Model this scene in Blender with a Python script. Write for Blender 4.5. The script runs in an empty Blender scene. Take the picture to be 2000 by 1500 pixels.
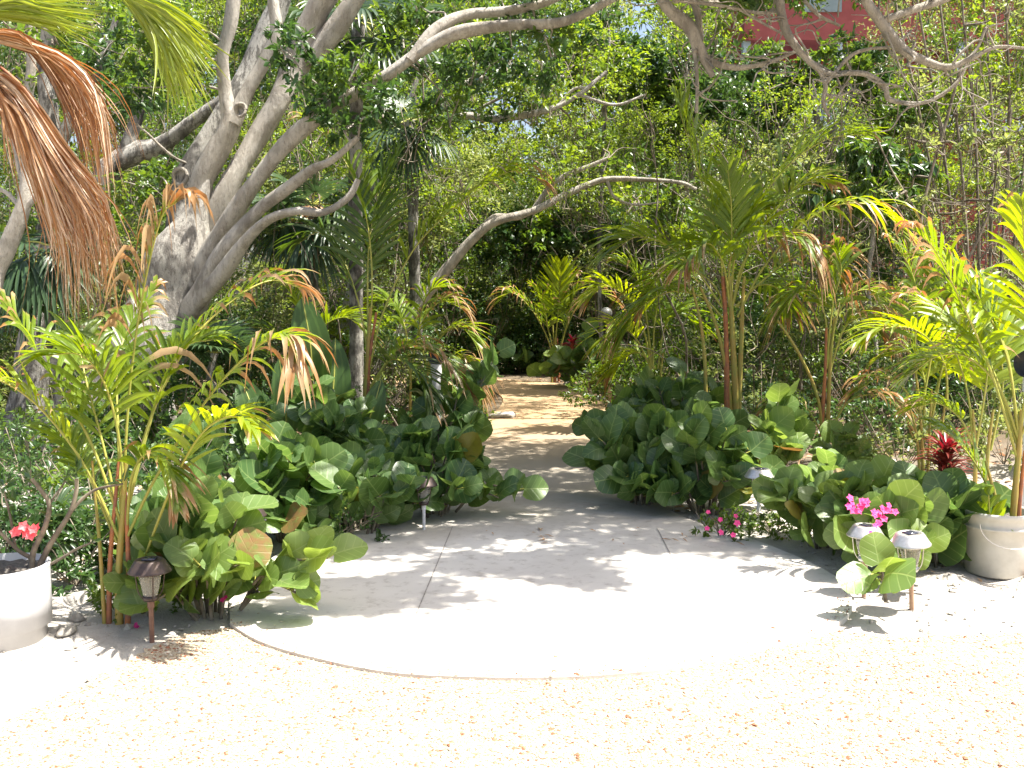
import bpy, math, random
import numpy as np
from math import radians, sin, cos, pi, atan, tan, exp

rng = np.random.default_rng(11)
random.seed(11)
scene = bpy.context.scene

# ---------------------------------------------------------------- camera
F = 1950.0; CAMH = 1.57; PITCH = atan(162 / F)
cam_data = bpy.data.cameras.new('camera'); cam = bpy.data.objects.new('camera', cam_data)
scene.collection.objects.link(cam); scene.camera = cam
cam.location = (0, 0, CAMH); cam.rotation_euler = (pi / 2 - PITCH, 0, 0)
cam_data.sensor_width = 36; cam_data.lens = 36 * F / 2000; cam_data.clip_end = 500; cam_data.clip_start = 0.05

# ---------------------------------------------------------------- light
SUNV = np.array([0.44, -0.04, 1.0]); SUNV = SUNV / np.linalg.norm(SUNV)     # towards the sun
elev = math.asin(SUNV[2]); azim = math.atan2(SUNV[0], SUNV[1])
world = bpy.data.worlds.new('World'); scene.world = world; world.use_nodes = True
wn = world.node_tree.nodes; wl = world.node_tree.links
bg = wn['Background']; sky = wn.new('ShaderNodeTexSky'); sky.sky_type = 'NISHITA'; sky.sun_disc = False
sky.sun_elevation = elev; sky.sun_rotation = azim; sky.dust_density = 4.0; sky.air_density = 1.0; sky.ozone_density = 0.3
wl.new(sky.outputs[0], bg.inputs[0]); bg.inputs[1].default_value = 0.085
sun_d = bpy.data.lights.new('sun', 'SUN'); sun_d.energy = 5.0; sun_d.angle = radians(0.55); sun_d.color = (1.0, 0.955, 0.88)
sun = bpy.data.objects.new('sun', sun_d); scene.collection.objects.link(sun)
from mathutils import Vector
sun.rotation_euler = Vector(SUNV).to_track_quat('Z', 'Y').to_euler(); sun.location = (3, 3, 12)
scene.view_settings.view_transform = 'Standard'; scene.view_settings.look = 'None'
scene.view_settings.exposure = 1.7; scene.view_settings.gamma = 1.0
scene.cycles.max_bounces = 8; scene.cycles.diffuse_bounces = 3; scene.cycles.transmission_bounces = 4
scene.cycles.transparent_max_bounces = 6; scene.cycles.caustics_reflective = False; scene.cycles.caustics_refractive = False

# ---------------------------------------------------------------- pixel helpers (photo pixels -> place)
CP, SP = cos(PITCH), sin(PITCH)
def P(px, py, d):
    u = (px - 1000) / F; v = (750 - py) / F
    k = d / (CP + v * SP)
    return np.array([u * k, d, CAMH + (-SP + v * CP) * k])
def G(px, py):
    u = (px - 1000) / F; v = (750 - py) / F
    k = CAMH / (SP - v * CP)
    return np.array([u * k, (CP + v * SP) * k, 0.0])
def nrm(a):
    return a / np.maximum(np.linalg.norm(a, axis=-1, keepdims=True), 1e-9)
def spline(pts, n):
    p = np.array(pts, float)
    if len(p) < 3:
        t = np.linspace(0, 1, n)[:, None]; return p[0] * (1 - t) + p[-1] * t
    q = np.vstack([2 * p[0] - p[1], p, 2 * p[-1] - p[-2]])
    out = []; m = len(p) - 1
    for s in np.linspace(0, m, n):
        i = min(int(s), m - 1); t = s - i
        a, b, c, d = q[i], q[i + 1], q[i + 2], q[i + 3]
        out.append(0.5 * ((2 * b) + (c - a) * t + (2 * a - 5 * b + 4 * c - d) * t * t + (3 * b - a - 3 * c + d) * t ** 3))
    return np.array(out)

# ---------------------------------------------------------------- mesh builder
class MB:
    def __init__(s): s.V = []; s.Fs = []; s.M = []; s.LC = []; s.n = 0
    def add(s, v, f, mat=0, lc=None):
        v = np.asarray(v, float).reshape(-1, 3); f = np.asarray(f, np.int64)
        if lc is None: lc = np.zeros((len(v), 3))
        s.V.append(v); s.LC.append(np.asarray(lc, float).reshape(-1, 3))
        s.Fs.append(f + s.n); s.M.append(np.broadcast_to(np.asarray(mat, np.int32), (len(f),)).copy()); s.n += len(v)
    def build(s, name, mats, parent=None, smooth=True):
        me = bpy.data.meshes.new(name)
        V = np.concatenate(s.V); LC = np.concatenate(s.LC); M = np.concatenate(s.M)
        loops = np.concatenate([f.ravel() for f in s.Fs]).astype(np.int32)
        sizes = np.concatenate([np.full(len(f), f.shape[1], np.int32) for f in s.Fs])
        starts = np.concatenate([[0], np.cumsum(sizes)[:-1]]).astype(np.int32)
        me.vertices.add(len(V)); me.vertices.foreach_set('co', V.astype(np.float32).ravel())
        me.loops.add(len(loops)); me.loops.foreach_set('vertex_index', loops)
        me.polygons.add(len(sizes)); me.polygons.foreach_set('loop_start', starts)
        me.polygons.foreach_set('material_index', M)
        me.polygons.foreach_set('use_smooth', np.full(len(sizes), smooth, bool))
        at = me.attributes.new('lc', 'FLOAT_VECTOR', 'POINT'); at.data.foreach_set('vector', LC.astype(np.float32).ravel())
        for m in (mats if isinstance(mats, (list, tuple)) else [mats]): me.materials.append(m)
        me.update(calc_edges=True)
        ob = bpy.data.objects.new(name, me); scene.collection.objects.link(ob)
        if parent is not None:
            ob.parent = parent; ob.location = -np.array(parent.location)   # parts are modelled in world space
        return ob
    def grid(s, pts, mat=0, lc=None, flip=False):      # pts (A,B,3)
        a, b = pts.shape[:2]; i = np.arange(a * b).reshape(a, b)
        f = np.stack([i[:-1, :-1], i[:-1, 1:], i[1:, 1:], i[1:, :-1]], -1).reshape(-1, 4)
        s.add(pts.reshape(-1, 3), f, mat, lc)
    def tube(s, pts, r, sides=8, mat=0, rough=0.0, cap=True):
        p = np.asarray(pts, float); n = len(p); r = np.broadcast_to(np.asarray(r, float), (n,)).copy()
        T = nrm(np.gradient(p, axis=0)); ref = np.array([0, 0, 1.0]) if abs(T[0][2]) < .9 else np.array([1.0, 0, 0])
        A = nrm(np.cross(T[0], ref)); ring = []
        th = np.linspace(0, 2 * pi, sides, endpoint=False)
        L = np.concatenate([[0], np.cumsum(np.linalg.norm(np.diff(p, axis=0), axis=1))])
        ph = rng.uniform(0, 6, 4)
        for i in range(n):
            A = nrm(A - T[i] * np.dot(A, T[i])); B = np.cross(T[i], A)
            rr = r[i] * (1 + rough * (np.sin(3 * th + ph[0] + L[i] * 2.1) * .6 + np.sin(2 * th + ph[1] - L[i] * 3.3) * .7 + np.sin(L[i] * 7 + ph[2]) * .5))
            ring.append(p[i] + (np.cos(th) * rr)[:, None] * A + (np.sin(th) * rr)[:, None] * B)
        v = np.array(ring).reshape(-1, 3)
        i = np.arange(n * sides).reshape(n, sides); j = np.roll(i, -1, axis=1)
        f = np.stack([i[:-1], j[:-1], j[1:], i[1:]], -1).reshape(-1, 4)
        lc = np.stack([np.tile(th / 6.283, n), np.repeat(L, sides), np.zeros(n * sides)], -1)
        s.add(v, f, mat, lc)
        if cap:
            for idx, c, fl in ((0, p[0], 1), (n - 1, p[-1], 0)):
                vv = np.vstack([ring[idx], c]); k = np.arange(sides); kk = np.roll(k, -1)
                ff = np.stack([k, kk, np.full(sides, sides)], -1) if not fl else np.stack([kk, k, np.full(sides, sides)], -1)
                s.add(vv, ff, mat)
    def box(s, lo, hi, mat=0, bev=0.0):
        x0, y0, z0 = lo; x1, y1, z1 = hi
        v = [(x0, y0, z0), (x1, y0, z0), (x1, y1, z0), (x0, y1, z0), (x0, y0, z1), (x1, y0, z1), (x1, y1, z1), (x0, y1, z1)]
        f = [(0, 3, 2, 1), (4, 5, 6, 7), (0, 1, 5, 4), (1, 2, 6, 5), (2, 3, 7, 6), (3, 0, 4, 7)]
        s.add(v, f, mat)
    def lathe(s, prof, c=(0, 0, 0), sides=32, mat=0, axis=None, ribs=0, ribamp=0):
        prof = np.array(prof, float); th = np.linspace(0, 2 * pi, sides + 1)
        rr = prof[:, 0][:, None] * (1 + (ribamp * np.cos(th * ribs)[None] if ribs else 0))
        pts = np.stack([rr * np.cos(th)[None], rr * np.sin(th)[None], np.repeat(prof[:, 1][:, None], sides + 1, 1)], -1)
        if axis is not None:
            a = nrm(np.array(axis, float)); x = nrm(np.cross([0.1, 1, 0.05], a)); y = np.cross(a, x)
            pts = pts[..., 0:1] * x + pts[..., 1:2] * y + pts[..., 2:3] * a
        s.grid(pts + np.array(c), mat)

def ribbons(mb, C, W, N, mat=0, dry=None, fold=0.0):
    C = np.asarray(C, float); M, K = C.shape[:2]
    T = nrm(np.gradient(C, axis=1)); N = np.broadcast_to(np.asarray(N, float)[:, None, :] if np.ndim(N) == 2 else N, C.shape)
    S = nrm(np.cross(T, N)); Nl = np.cross(S, T); W = np.broadcast_to(W, (M, K))[..., None]
    cols = [C - S * W / 2 + Nl * W * fold, C, C + S * W / 2 + Nl * W * fold]
    v = np.stack(cols, 2)                                      # M,K,3,3
    if dry is None: dry = np.zeros((M, K))
    dry = np.broadcast_to(dry, (M, K))
    t = np.broadcast_to(np.linspace(0, 1, K)[None], (M, K))
    lc = np.stack([np.broadcast_to(np.array([-1., 0, 1.]), (M, K, 3)), np.repeat(t[..., None], 3, 2), np.repeat(dry[..., None], 3, 2)], -1)
    i = np.arange(M * K * 3).reshape(M, K, 3)
    f = np.stack([i[:, :-1, :-1], i[:, :-1, 1:], i[:, 1:, 1:], i[:, 1:, :-1]], -1).reshape(-1, 4)
    mb.add(v.reshape(-1, 3), f, mat, lc.reshape(-1, 3))

def leaves(mb, O, D, N, L, W, mat=0, dry=0.0):
    O = np.asarray(O); M = len(O); D = nrm(D); S = nrm(np.cross(D, N)); Nl = np.cross(S, D)
    L = np.broadcast_to(L, (M,))[:, None]; W = np.broadcast_to(W, (M,))[:, None]
    v = np.stack([O, O + D * L * .45 - S * W * .5 + Nl * W * .14, O + D * L - Nl * L * .12, O + D * L * .45 + S * W * .5 + Nl * W * .14], 1)
    i = np.arange(M)[:, None] * 4
    f = np.stack([i + [0, 1, 2], i + [0, 2, 3]], 1).reshape(-1, 3)
    lc = np.zeros((M, 4, 3)); lc[:, :, 1] = [0, .5, 1, .5]; lc[:, :, 0] = [0, -1, 0, 1]; lc[:, :, 2] = np.broadcast_to(dry, (M,))[:, None]
    m = np.repeat(np.broadcast_to(mat, (M,)), 2)
    mb.add(v.reshape(-1, 3), f, m, lc.reshape(-1, 3))

NT = 18
def discs(mb, O, D, N, R, mat=0, dry=0.0, oval=1.0):
    O = np.asarray(O, float); M = len(O); D = nrm(D); S = nrm(np.cross(D, N)); Nl = nrm(np.cross(S, D))
    th = np.linspace(0, 2 * pi, NT, endpoint=False) + pi / 2 * 0
    out = 1 - 0.30 * np.exp(-((np.abs((th - 1.5 * pi)) / 0.30) ** 2))
    rings = [0.0, .4, .75, 1.0]; X = [np.zeros(1)]; Y = [np.zeros(1)]; Q = [np.zeros(1)]
    for r in rings[1:]:
        X.append(np.cos(th) * r * out * oval); Y.append(np.sin(th) * r * out); Q.append(np.full(NT, r))
    X = np.concatenate(X); Y = np.concatenate(Y); Q = np.concatenate(Q); TH = np.concatenate([[0], th, th, th])
    cup = rng.uniform(-.22, .16, M)[:, None]; wv = rng.uniform(.02, .13, M)[:, None]; ph = rng.uniform(0, 6.28, M)[:, None]
    fold = rng.uniform(-.05, .28, M)[:, None]; asp = rng.uniform(.85, 1.1, M)[:, None]; bend = rng.uniform(-.35, .1, M)[:, None]
    edge = 1 + .045 * np.sin(TH[None] * 5 + ph) * (Q[None] > .9)
    R_ = np.broadcast_to(R, (M,))[:, None]
    x = X[None] * asp * edge; y = Y[None] * edge
    z = cup * Q[None] ** 2 + wv * np.sin(TH[None] * 3 + ph) * Q[None] ** 2 + fold * np.abs(x) + bend * (y + .3) ** 2 * .6
    ctr = O + D * R_ * .72
    v = ctr[:, None] + (x * R_)[..., None] * S[:, None] + (y * R_)[..., None] * D[:, None] + (z * R_)[..., None] * Nl[:, None]
    lc = np.stack([np.broadcast_to(X[None], (M, len(X))), np.broadcast_to(Y[None], (M, len(X))), np.broadcast_to(np.broadcast_to(dry, (M,))[:, None], (M, len(X)))], -1)
    nv = len(X); base = np.arange(M)[:, None, None] * nv
    k = np.arange(NT); kk = np.roll(k, -1)
    tri = np.stack([np.zeros(NT, int), 1 + k, 1 + kk], -1)[None] + base
    q = []
    for a in (0, 1):
        q.append(np.stack([1 + a * NT + k, 1 + (a + 1) * NT + k, 1 + (a + 1) * NT + kk, 1 + a * NT + kk], -1))
    q = np.concatenate(q)[None] + base
    mb.add(v.reshape(-1, 3), tri.reshape(-1, 3), mat, lc.reshape(-1, 3))
    # quads share those vertices
    mb.Fs.append(q.reshape(-1, 4) + mb.n - M * nv); mb.M.append(np.full(M * NT * 2, mat, np.int32))

# ---------------------------------------------------------------- object bookkeeping
def tag(o, label=None, cat=None, group=None, kind=None):
    if label: o['label'] = label
    if cat: o['category'] = cat
    if group: o['group'] = group
    if kind: o['kind'] = kind
    return o
def thing(name, loc, label, cat, group=None):
    o = bpy.data.objects.new(name, None); scene.collection.objects.link(o); o.location = tuple(float(a) for a in loc)
    o.empty_display_size = .1
    return tag(o, label, cat, group)

# ---------------------------------------------------------------- materials
def newmat(name):
    m = bpy.data.materials.new(name); m.use_nodes = True; nt = m.node_tree; nt.nodes.clear()
    o = nt.nodes.new('ShaderNodeOutputMaterial'); return m, nt, o
def N_(nt, t, **k):
    n = nt.nodes.new(t)
    for a, b in k.items(): setattr(n, a, b)
    return n
def mixc(nt, f, a, b):
    n = nt.nodes.new('ShaderNodeMix'); n.data_type = 'RGBA'
    for s, v in ((0, f), (6, a), (7, b)):
        if hasattr(v, 'links') or hasattr(v, 'is_linked'): nt.links.new(v, n.inputs[s])
        else: n.inputs[s].default_value = v if s == 0 else (*v, 1)
    return n.outputs[2]
def math_(nt, op, a, b=None, c=None, clamp=False):
    n = nt.nodes.new('ShaderNodeMath'); n.operation = op; n.use_clamp = clamp
    for i, v in enumerate((a, b, c)):
        if v is None: continue
        if hasattr(v, 'is_linked'): nt.links.new(v, n.inputs[i])
        else: n.inputs[i].default_value = v
    return n.outputs[0]
def noise(nt, scale, detail=4, vec=None, rough=.6):
    n = N_(nt, 'ShaderNodeTexNoise'); n.inputs['Scale'].default_value = scale; n.inputs['Detail'].default_value = detail
    n.inputs['Roughness'].default_value = rough
    if vec is not None: nt.links.new(vec, n.inputs['Vector'])
    return n.outputs[0]
def ramp(nt, f, a, b):      # smooth step a..b
    n = N_(nt, 'ShaderNodeMapRange'); n.interpolation_type = 'SMOOTHSTEP'; nt.links.new(f, n.inputs[0])
    n.inputs[1].default_value = a; n.inputs[2].default_value = b; return n.outputs[0]
def pos(nt): return N_(nt, 'ShaderNodeNewGeometry').outputs['Position']
def bump(nt, h, strength, dist=.01):
    n = N_(nt, 'ShaderNodeBump'); n.inputs['Strength'].default_value = strength; n.inputs['Distance'].default_value = dist
    nt.links.new(h, n.inputs['Height']); return n.outputs[0]
def princ(nt, out, col, rough=.6, metal=0, normal=None, spec=.5, **k):
    p = N_(nt, 'ShaderNodeBsdfPrincipled')
    if hasattr(col, 'is_linked'): nt.links.new(col, p.inputs['Base Color'])
    else: p.inputs['Base Color'].default_value = (*col, 1)
    if hasattr(rough, 'is_linked'): nt.links.new(rough, p.inputs['Roughness'])
    else: p.inputs['Roughness'].default_value = rough
    p.inputs['Metallic'].default_value = metal; p.inputs['Specular IOR Level'].default_value = spec
    if normal is not None: nt.links.new(normal, p.inputs['Normal'])
    if out is not None: nt.links.new(p.outputs[0], out.inputs[0])
    return p
def simple(name, c1, c2=None, scale=20, rough=.6, metal=0, bmp=0, bd=.004, spec=.5):
    m, nt, o = newmat(name); c2 = c2 or tuple(x * .75 for x in c1)
    n = noise(nt, scale, 5, pos(nt)); col = mixc(nt, ramp(nt, n, .35, .65), c1, c2)
    princ(nt, o, col, rough, metal, bump(nt, n, bmp, bd) if bmp else None, spec); return m

def leafmat(name, c1, c2, dryc=(.34, .18, .065), dry2=(.44, .33, .18), rough=.42, trans=.38, tcol=None, veins=0, spec=.5, stripe=0):
    m, nt, o = newmat(name)
    geo = N_(nt, 'ShaderNodeNewGeometry'); at = N_(nt, 'ShaderNodeAttribute'); at.attribute_name = 'lc'
    sep = N_(nt, 'ShaderNodeSeparateXYZ'); nt.links.new(at.outputs['Vector'], sep.inputs[0])
    oi = N_(nt, 'ShaderNodeObjectInfo')
    isl = geo.outputs['Random Per Island']
    n = noise(nt, 1.3, 2, geo.outputs['Position'])
    f = math_(nt, 'ADD', math_(nt, 'MULTIPLY', isl, .65), math_(nt, 'MULTIPLY', ramp(nt, n, .3, .7), .35))
    col = mixc(nt, f, c1, c2)
    nn = noise(nt, 45, 3, geo.outputs['Position'])
    normal = bump(nt, nn, .12, .003)
    if veins:
        u, v = sep.outputs[0], sep.outputs[1]; au = math_(nt, 'ABSOLUTE', u)
        mid = math_(nt, 'SUBTRACT', 1, ramp(nt, au, .012, .05))
        w = math_(nt, 'FRACT', math_(nt, 'MULTIPLY', math_(nt, 'SUBTRACT', v, math_(nt, 'MULTIPLY', au, .62)), 2.3))
        side = math_(nt, 'SUBTRACT', 1, ramp(nt, math_(nt, 'ABSOLUTE', math_(nt, 'SUBTRACT', w, .5)), .02, .085))
        vn = math_(nt, 'MAXIMUM', mid, math_(nt, 'MULTIPLY', side, .6))
        col = mixc(nt, math_(nt, 'MULTIPLY', vn, .55), col, (.26, .34, .12))
        normal = bump(nt, math_(nt, 'ADD', math_(nt, 'MULTIPLY', vn, -1), math_(nt, 'MULTIPLY', nn, .4)), .35, .004)
    if stripe:
        w = math_(nt, 'SINE', math_(nt, 'MULTIPLY', sep.outputs[0], 14.0)); col = mixc(nt, math_(nt, 'MULTIPLY', ramp(nt, w, .2, 1), .25), col, tuple(min(1, x * 1.8) for x in c2))
        mid = math_(nt, 'SUBTRACT', 1, ramp(nt, math_(nt, 'ABSOLUTE', sep.outputs[0]), .0, .12)); col = mixc(nt, math_(nt, 'MULTIPLY', mid, .35), col, (.30, .34, .08))
    dn = noise(nt, 28, 3, geo.outputs['Position'])
    df = ramp(nt, math_(nt, 'ADD', sep.outputs[2], math_(nt, 'MULTIPLY', math_(nt, 'SUBTRACT', dn, .5), .35)), .42, .58)
    dc = mixc(nt, ramp(nt, math_(nt, 'ADD', math_(nt, 'MULTIPLY', isl, .6), math_(nt, 'MULTIPLY', dn, .4)), .2, .8), dryc, dry2)
    col = mixc(nt, df, col, dc)
    p = princ(nt, None, col, rough, 0, normal, spec)
    tr = N_(nt, 'ShaderNodeBsdfTranslucent')
    hs = N_(nt, 'ShaderNodeHueSaturation'); hs.inputs['Hue'].default_value = .478; hs.inputs['Saturation'].default_value = 1.15
    nt.links.new(math_(nt, 'SUBTRACT', 2.3, math_(nt, 'MULTIPLY', df, 1.35)), hs.inputs['Value'])
    nt.links.new(col, hs.inputs['Color']); nt.links.new(hs.outputs[0], tr.inputs['Color'])
    mx = N_(nt, 'ShaderNodeMixShader'); mx.inputs[0].default_value = trans
    nt.links.new(p.outputs[0], mx.inputs[1]); nt.links.new(tr.outputs[0], mx.inputs[2]); nt.links.new(mx.outputs[0], o.inputs[0])
    return m

def barkmat(name, c_light, c_dark, c_patch, sc=1.0, dark_amt=.5):
    m, nt, o = newmat(name); p = pos(nt)
    mp = N_(nt, 'ShaderNodeMapping'); mp.inputs['Scale'].default_value = (sc, sc, sc * .35); nt.links.new(p, mp.inputs[0])
    n1 = noise(nt, 5, 8, mp.outputs[0], .75); n2 = noise(nt, 24, 7, mp.outputs[0], .8); n3 = noise(nt, 2.2, 3, p)
    v = N_(nt, 'ShaderNodeTexVoronoi'); v.feature = 'DISTANCE_TO_EDGE'; v.inputs['Scale'].default_value = 26; nt.links.new(mp.outputs[0], v.inputs['Vector'])
    col = mixc(nt, ramp(nt, n1, .46, .56), c_light, c_patch)
    col = mixc(nt, math_(nt, 'MULTIPLY', ramp(nt, n2, .5, .68), dark_amt), col, c_dark)
    col = mixc(nt, math_(nt, 'MULTIPLY', ramp(nt, n3, .52, .66), dark_amt), col, c_dark)
    fis = math_(nt, 'SUBTRACT', 1, ramp(nt, v.outputs[0], 0, .07))
    col = mixc(nt, math_(nt, 'MULTIPLY', fis, .04 * dark_amt), col, c_dark)
    h = math_(nt, 'SUBTRACT', math_(nt, 'ADD', n1, math_(nt, 'MULTIPLY', n2, .6)), math_(nt, 'MULTIPLY', fis, .05))
    princ(nt, o, col, .85, 0, bump(nt, h, 1.0, .05), .2); return m

M = {}
M['bark'] = barkmat('smooth_grey_bark', (.58, .54, .47), (.15, .135, .115), (.43, .39, .33), 1.5, .55)
M['barkrough'] = barkmat('rough_grey_bark', (.46, .44, .39), (.06, .055, .05), (.16, .15, .13), 1.6, .85)
M['barkmid'] = barkmat('cracked_trunk_bark', (.52, .49, .43), (.09, .08, .07), (.30, .275, .24), 1.7, .8)
M['barkpale'] = barkmat('pale_branch_bark', (.56, .51, .43), (.20, .18, .15), (.40, .36, .30), 2.4, .5)
M['twig'] = simple('dry_twig', (.26, .22, .16), (.10, .08, .06), 9, .9)
M['cane'] = simple('palm_cane', (.27, .27, .055), (.36, .25, .06), 8, .45)
M['caneorange'] = simple('orange_cane_sheath', (.42, .15, .05), (.25, .10, .06), 14, .55)
M['rachis'] = simple('frond_rachis', (.38, .36, .07), (.30, .32, .06), 6, .45)
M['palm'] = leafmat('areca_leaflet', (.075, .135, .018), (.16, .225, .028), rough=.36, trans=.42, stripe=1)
M['palmbright'] = leafmat('sunlit_palm_leaflet', (.12, .19, .018), (.22, .28, .03), rough=.38, trans=.45, stripe=1)  # brighter copy of the areca leaflet, sunlight put into its green
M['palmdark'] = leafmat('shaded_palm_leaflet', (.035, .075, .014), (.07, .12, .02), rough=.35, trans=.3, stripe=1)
M['fan'] = leafmat('fan_palm_leaf', (.028, .060, .024), (.055, .095, .035), rough=.38, trans=.25)
M['fanlight'] = leafmat('yellow_green_strand', (.15, .22, .028), (.26, .31, .05), rough=.33, trans=.35)
M['drystrand'] = leafmat('dead_strand', (.19, .085, .035), (.46, .26, .10), dryc=(.42, .22, .085), dry2=(.68, .53, .38), rough=.42, trans=.2)
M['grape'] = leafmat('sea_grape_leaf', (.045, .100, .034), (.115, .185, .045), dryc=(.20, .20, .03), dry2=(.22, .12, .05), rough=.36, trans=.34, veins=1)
M['grapesun'] = leafmat('sunlit_sea_grape_leaf', (.085, .155, .045), (.17, .24, .055), dryc=(.26, .26, .04), dry2=(.30, .18, .07), rough=.38, trans=.36, veins=1)  # lit copy of the sea grape leaf; full sun is in the colour
M['leafmid'] = leafmat('scrub_leaf_mid', (.048, .098, .018), (.105, .165, .030), rough=.38, trans=.40)
M['leafdark'] = leafmat('dark_tree_leaf', (.028, .068, .018), (.055, .110, .026), rough=.36, trans=.28)
M['leafyel'] = leafmat('yellow_green_scrub_leaf', (.095, .160, .024), (.165, .225, .040), rough=.42, trans=.44)
M['leafolive'] = leafmat('olive_scrub_leaf', (.10, .145, .045), (.18, .21, .07), rough=.45, trans=.42)
M['bigleaf'] = leafmat('paddle_leaf', (.045, .095, .022), (.075, .13, .03), rough=.35, trans=.42, stripe=1)
M['red'] = leafmat('red_foliage', (.12, .022, .018), (.20, .05, .03), dryc=(.3, .1, .03), rough=.4, trans=.25)
M['pink'] = leafmat('pink_petal', (.80, .06, .25), (.85, .16, .38), rough=.5, trans=.3)
M['coral'] = leafmat('coral_petal', (.75, .06, .07), (.85, .28, .28), rough=.5, trans=.3)
M['magenta'] = leafmat('magenta_petal', (.45, .02, .15), (.6, .05, .25), rough=.5, trans=.3)
M['succ'] = leafmat('fleshy_leaf', (.06, .12, .03), (.12, .18, .05), rough=.3, trans=.15)

def concrete():
    m, nt, o = newmat('broom_finished_concrete'); p = pos(nt)
    sep = N_(nt, 'ShaderNodeSeparateXYZ'); nt.links.new(p, sep.inputs[0])
    n1 = noise(nt, 1.4, 5, p, .65); n2 = noise(nt, 90, 3, p); n3 = noise(nt, 14, 5, p, .7)
    mp = N_(nt, 'ShaderNodeMapping'); mp.inputs['Scale'].default_value = (3, 160, 3); nt.links.new(p, mp.inputs[0]); n4 = noise(nt, 1, 2, mp.outputs[0])
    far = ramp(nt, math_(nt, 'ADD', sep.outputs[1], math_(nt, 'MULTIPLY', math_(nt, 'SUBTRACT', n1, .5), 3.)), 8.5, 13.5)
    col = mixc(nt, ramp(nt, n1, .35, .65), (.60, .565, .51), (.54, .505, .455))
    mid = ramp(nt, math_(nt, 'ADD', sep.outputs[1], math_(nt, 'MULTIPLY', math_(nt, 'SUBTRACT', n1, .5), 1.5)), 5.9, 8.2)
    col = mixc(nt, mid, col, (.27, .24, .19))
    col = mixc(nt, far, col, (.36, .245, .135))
    col = mixc(nt, math_(nt, 'MULTIPLY', ramp(nt, n3, .50, .72), .5), col, (.25, .21, .165))
    h = math_(nt, 'ADD', n2, math_(nt, 'MULTIPLY', n4, .5))
    princ(nt, o, col, .9, 0, bump(nt, h, .25, .003), .3); return m
M['concrete'] = concrete()
M['joint'] = simple('dark_joint_groove', (.20, .18, .16), (.36, .33, .30), 60, .95)  # dark grey of the thin strips along the slab joints
def sandmat():
    m, nt, o = newmat('pale_coral_sand'); p = pos(nt)
    n1 = noise(nt, 5, 6, p, .7); n2 = noise(nt, 60, 4, p, .7); n3 = noise(nt, .8, 4, p); n5 = noise(nt, 2.2, 4, p)
    sep = N_(nt, 'ShaderNodeSeparateXYZ'); nt.links.new(p, sep.inputs[0])
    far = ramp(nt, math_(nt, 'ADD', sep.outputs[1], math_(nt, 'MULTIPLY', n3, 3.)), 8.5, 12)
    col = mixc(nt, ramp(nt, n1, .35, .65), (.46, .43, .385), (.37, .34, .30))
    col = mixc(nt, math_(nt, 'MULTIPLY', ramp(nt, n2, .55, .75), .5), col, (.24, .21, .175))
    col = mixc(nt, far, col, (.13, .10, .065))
    h = math_(nt, 'ADD', n1, math_(nt, 'MULTIPLY', n2, .5))
    princ(nt, o, col, .95, 0, bump(nt, h, .7, .03), .2); return m
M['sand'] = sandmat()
def gravelmat():
    m, nt, o = newmat('crushed_orange_gravel'); p = pos(nt)
    v = N_(nt, 'ShaderNodeTexVoronoi'); v.inputs['Scale'].default_value = 75; nt.links.new(p, v.inputs['Vector'])
    v2 = N_(nt, 'ShaderNodeTexVoronoi'); v2.inputs['Scale'].default_value = 140; nt.links.new(p, v2.inputs['Vector'])
    sp = N_(nt, 'ShaderNodeSeparateColor'); nt.links.new(v.outputs['Color'], sp.inputs[0])
    col = mixc(nt, sp.outputs[0], (.50, .42, .31), (.40, .32, .215))
    col = mixc(nt, ramp(nt, sp.outputs[1], .84, .95), col, (.32, .15, .09))
    h = math_(nt, 'SUBTRACT', 1, v.outputs['Distance']); h = math_(nt, 'SUBTRACT', h, math_(nt, 'MULTIPLY', v2.outputs['Distance'], .4))
    princ(nt, o, col, .9, 0, bump(nt, h, .9, .012), .25); return m
M['gravel'] = gravelmat()
def stonemix():
    m, nt, o = newmat('gravel_chip'); g = N_(nt, 'ShaderNodeNewGeometry').outputs['Random Per Island']
    col = mixc(nt, g, (.57, .50, .39), (.41, .33, .225)); col = mixc(nt, ramp(nt, g, .88, .91), col, (.30, .13, .075))
    princ(nt, o, col, .9, spec=.25); return m
M['chip'] = stonemix()
M['stone'] = simple('limestone', (.42, .39, .34), (.27, .245, .21), 22, .95, bmp=.8, bd=.02)
M['litter'] = leafmat('dead_leaf_litter', (.30, .18, .09), (.45, .31, .18), rough=.7, trans=.15)
M['whitepot'] = simple('white_glazed_pot', (.54, .535, .54), (.47, .465, .47), 7, .45, bmp=.1)
M['plastic'] = simple('white_bucket_plastic', (.62, .59, .52), (.54, .51, .44), 9, .4)
M['soil'] = simple('potting_soil', (.09, .08, .07), (.17, .15, .13), 60, .95, bmp=.9, bd=.02)
M['pvc'] = simple('white_pvc', (.66, .66, .68), (.56, .56, .57), 14, .4)
M['pvcgrey'] = simple('weathered_metal_globe', (.20, .20, .19), (.13, .13, .12), 20, .4, .3)
M['black'] = simple('black_plastic', (.014, .014, .015), (.022, .022, .024), 40, .4)
M['steel'] = simple('brushed_steel', (.62, .60, .57), (.52, .50, .47), 70, .38, .75)
M['bronze'] = simple('brown_painted_metal', (.085, .060, .050), (.060, .045, .040), 40, .38, .5)
M['stake'] = simple('tan_plastic_stake', (.42, .26, .17), (.35, .21, .14), 30, .5)
M['stakebrown'] = simple('brown_plastic_stake', (.20, .10, .065), (.15, .075, .05), 30, .5)
M['panel'] = simple('solar_cell', (.03, .03, .05), (.05, .05, .08), 60, .15)
M['terra'] = simple('terracotta', (.30, .11, .06), (.22, .08, .05), 25, .85, bmp=.3)
M['redwall'] = simple('coral_red_render', (.50, .12, .11), (.43, .10, .09), 3, .85)
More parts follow.
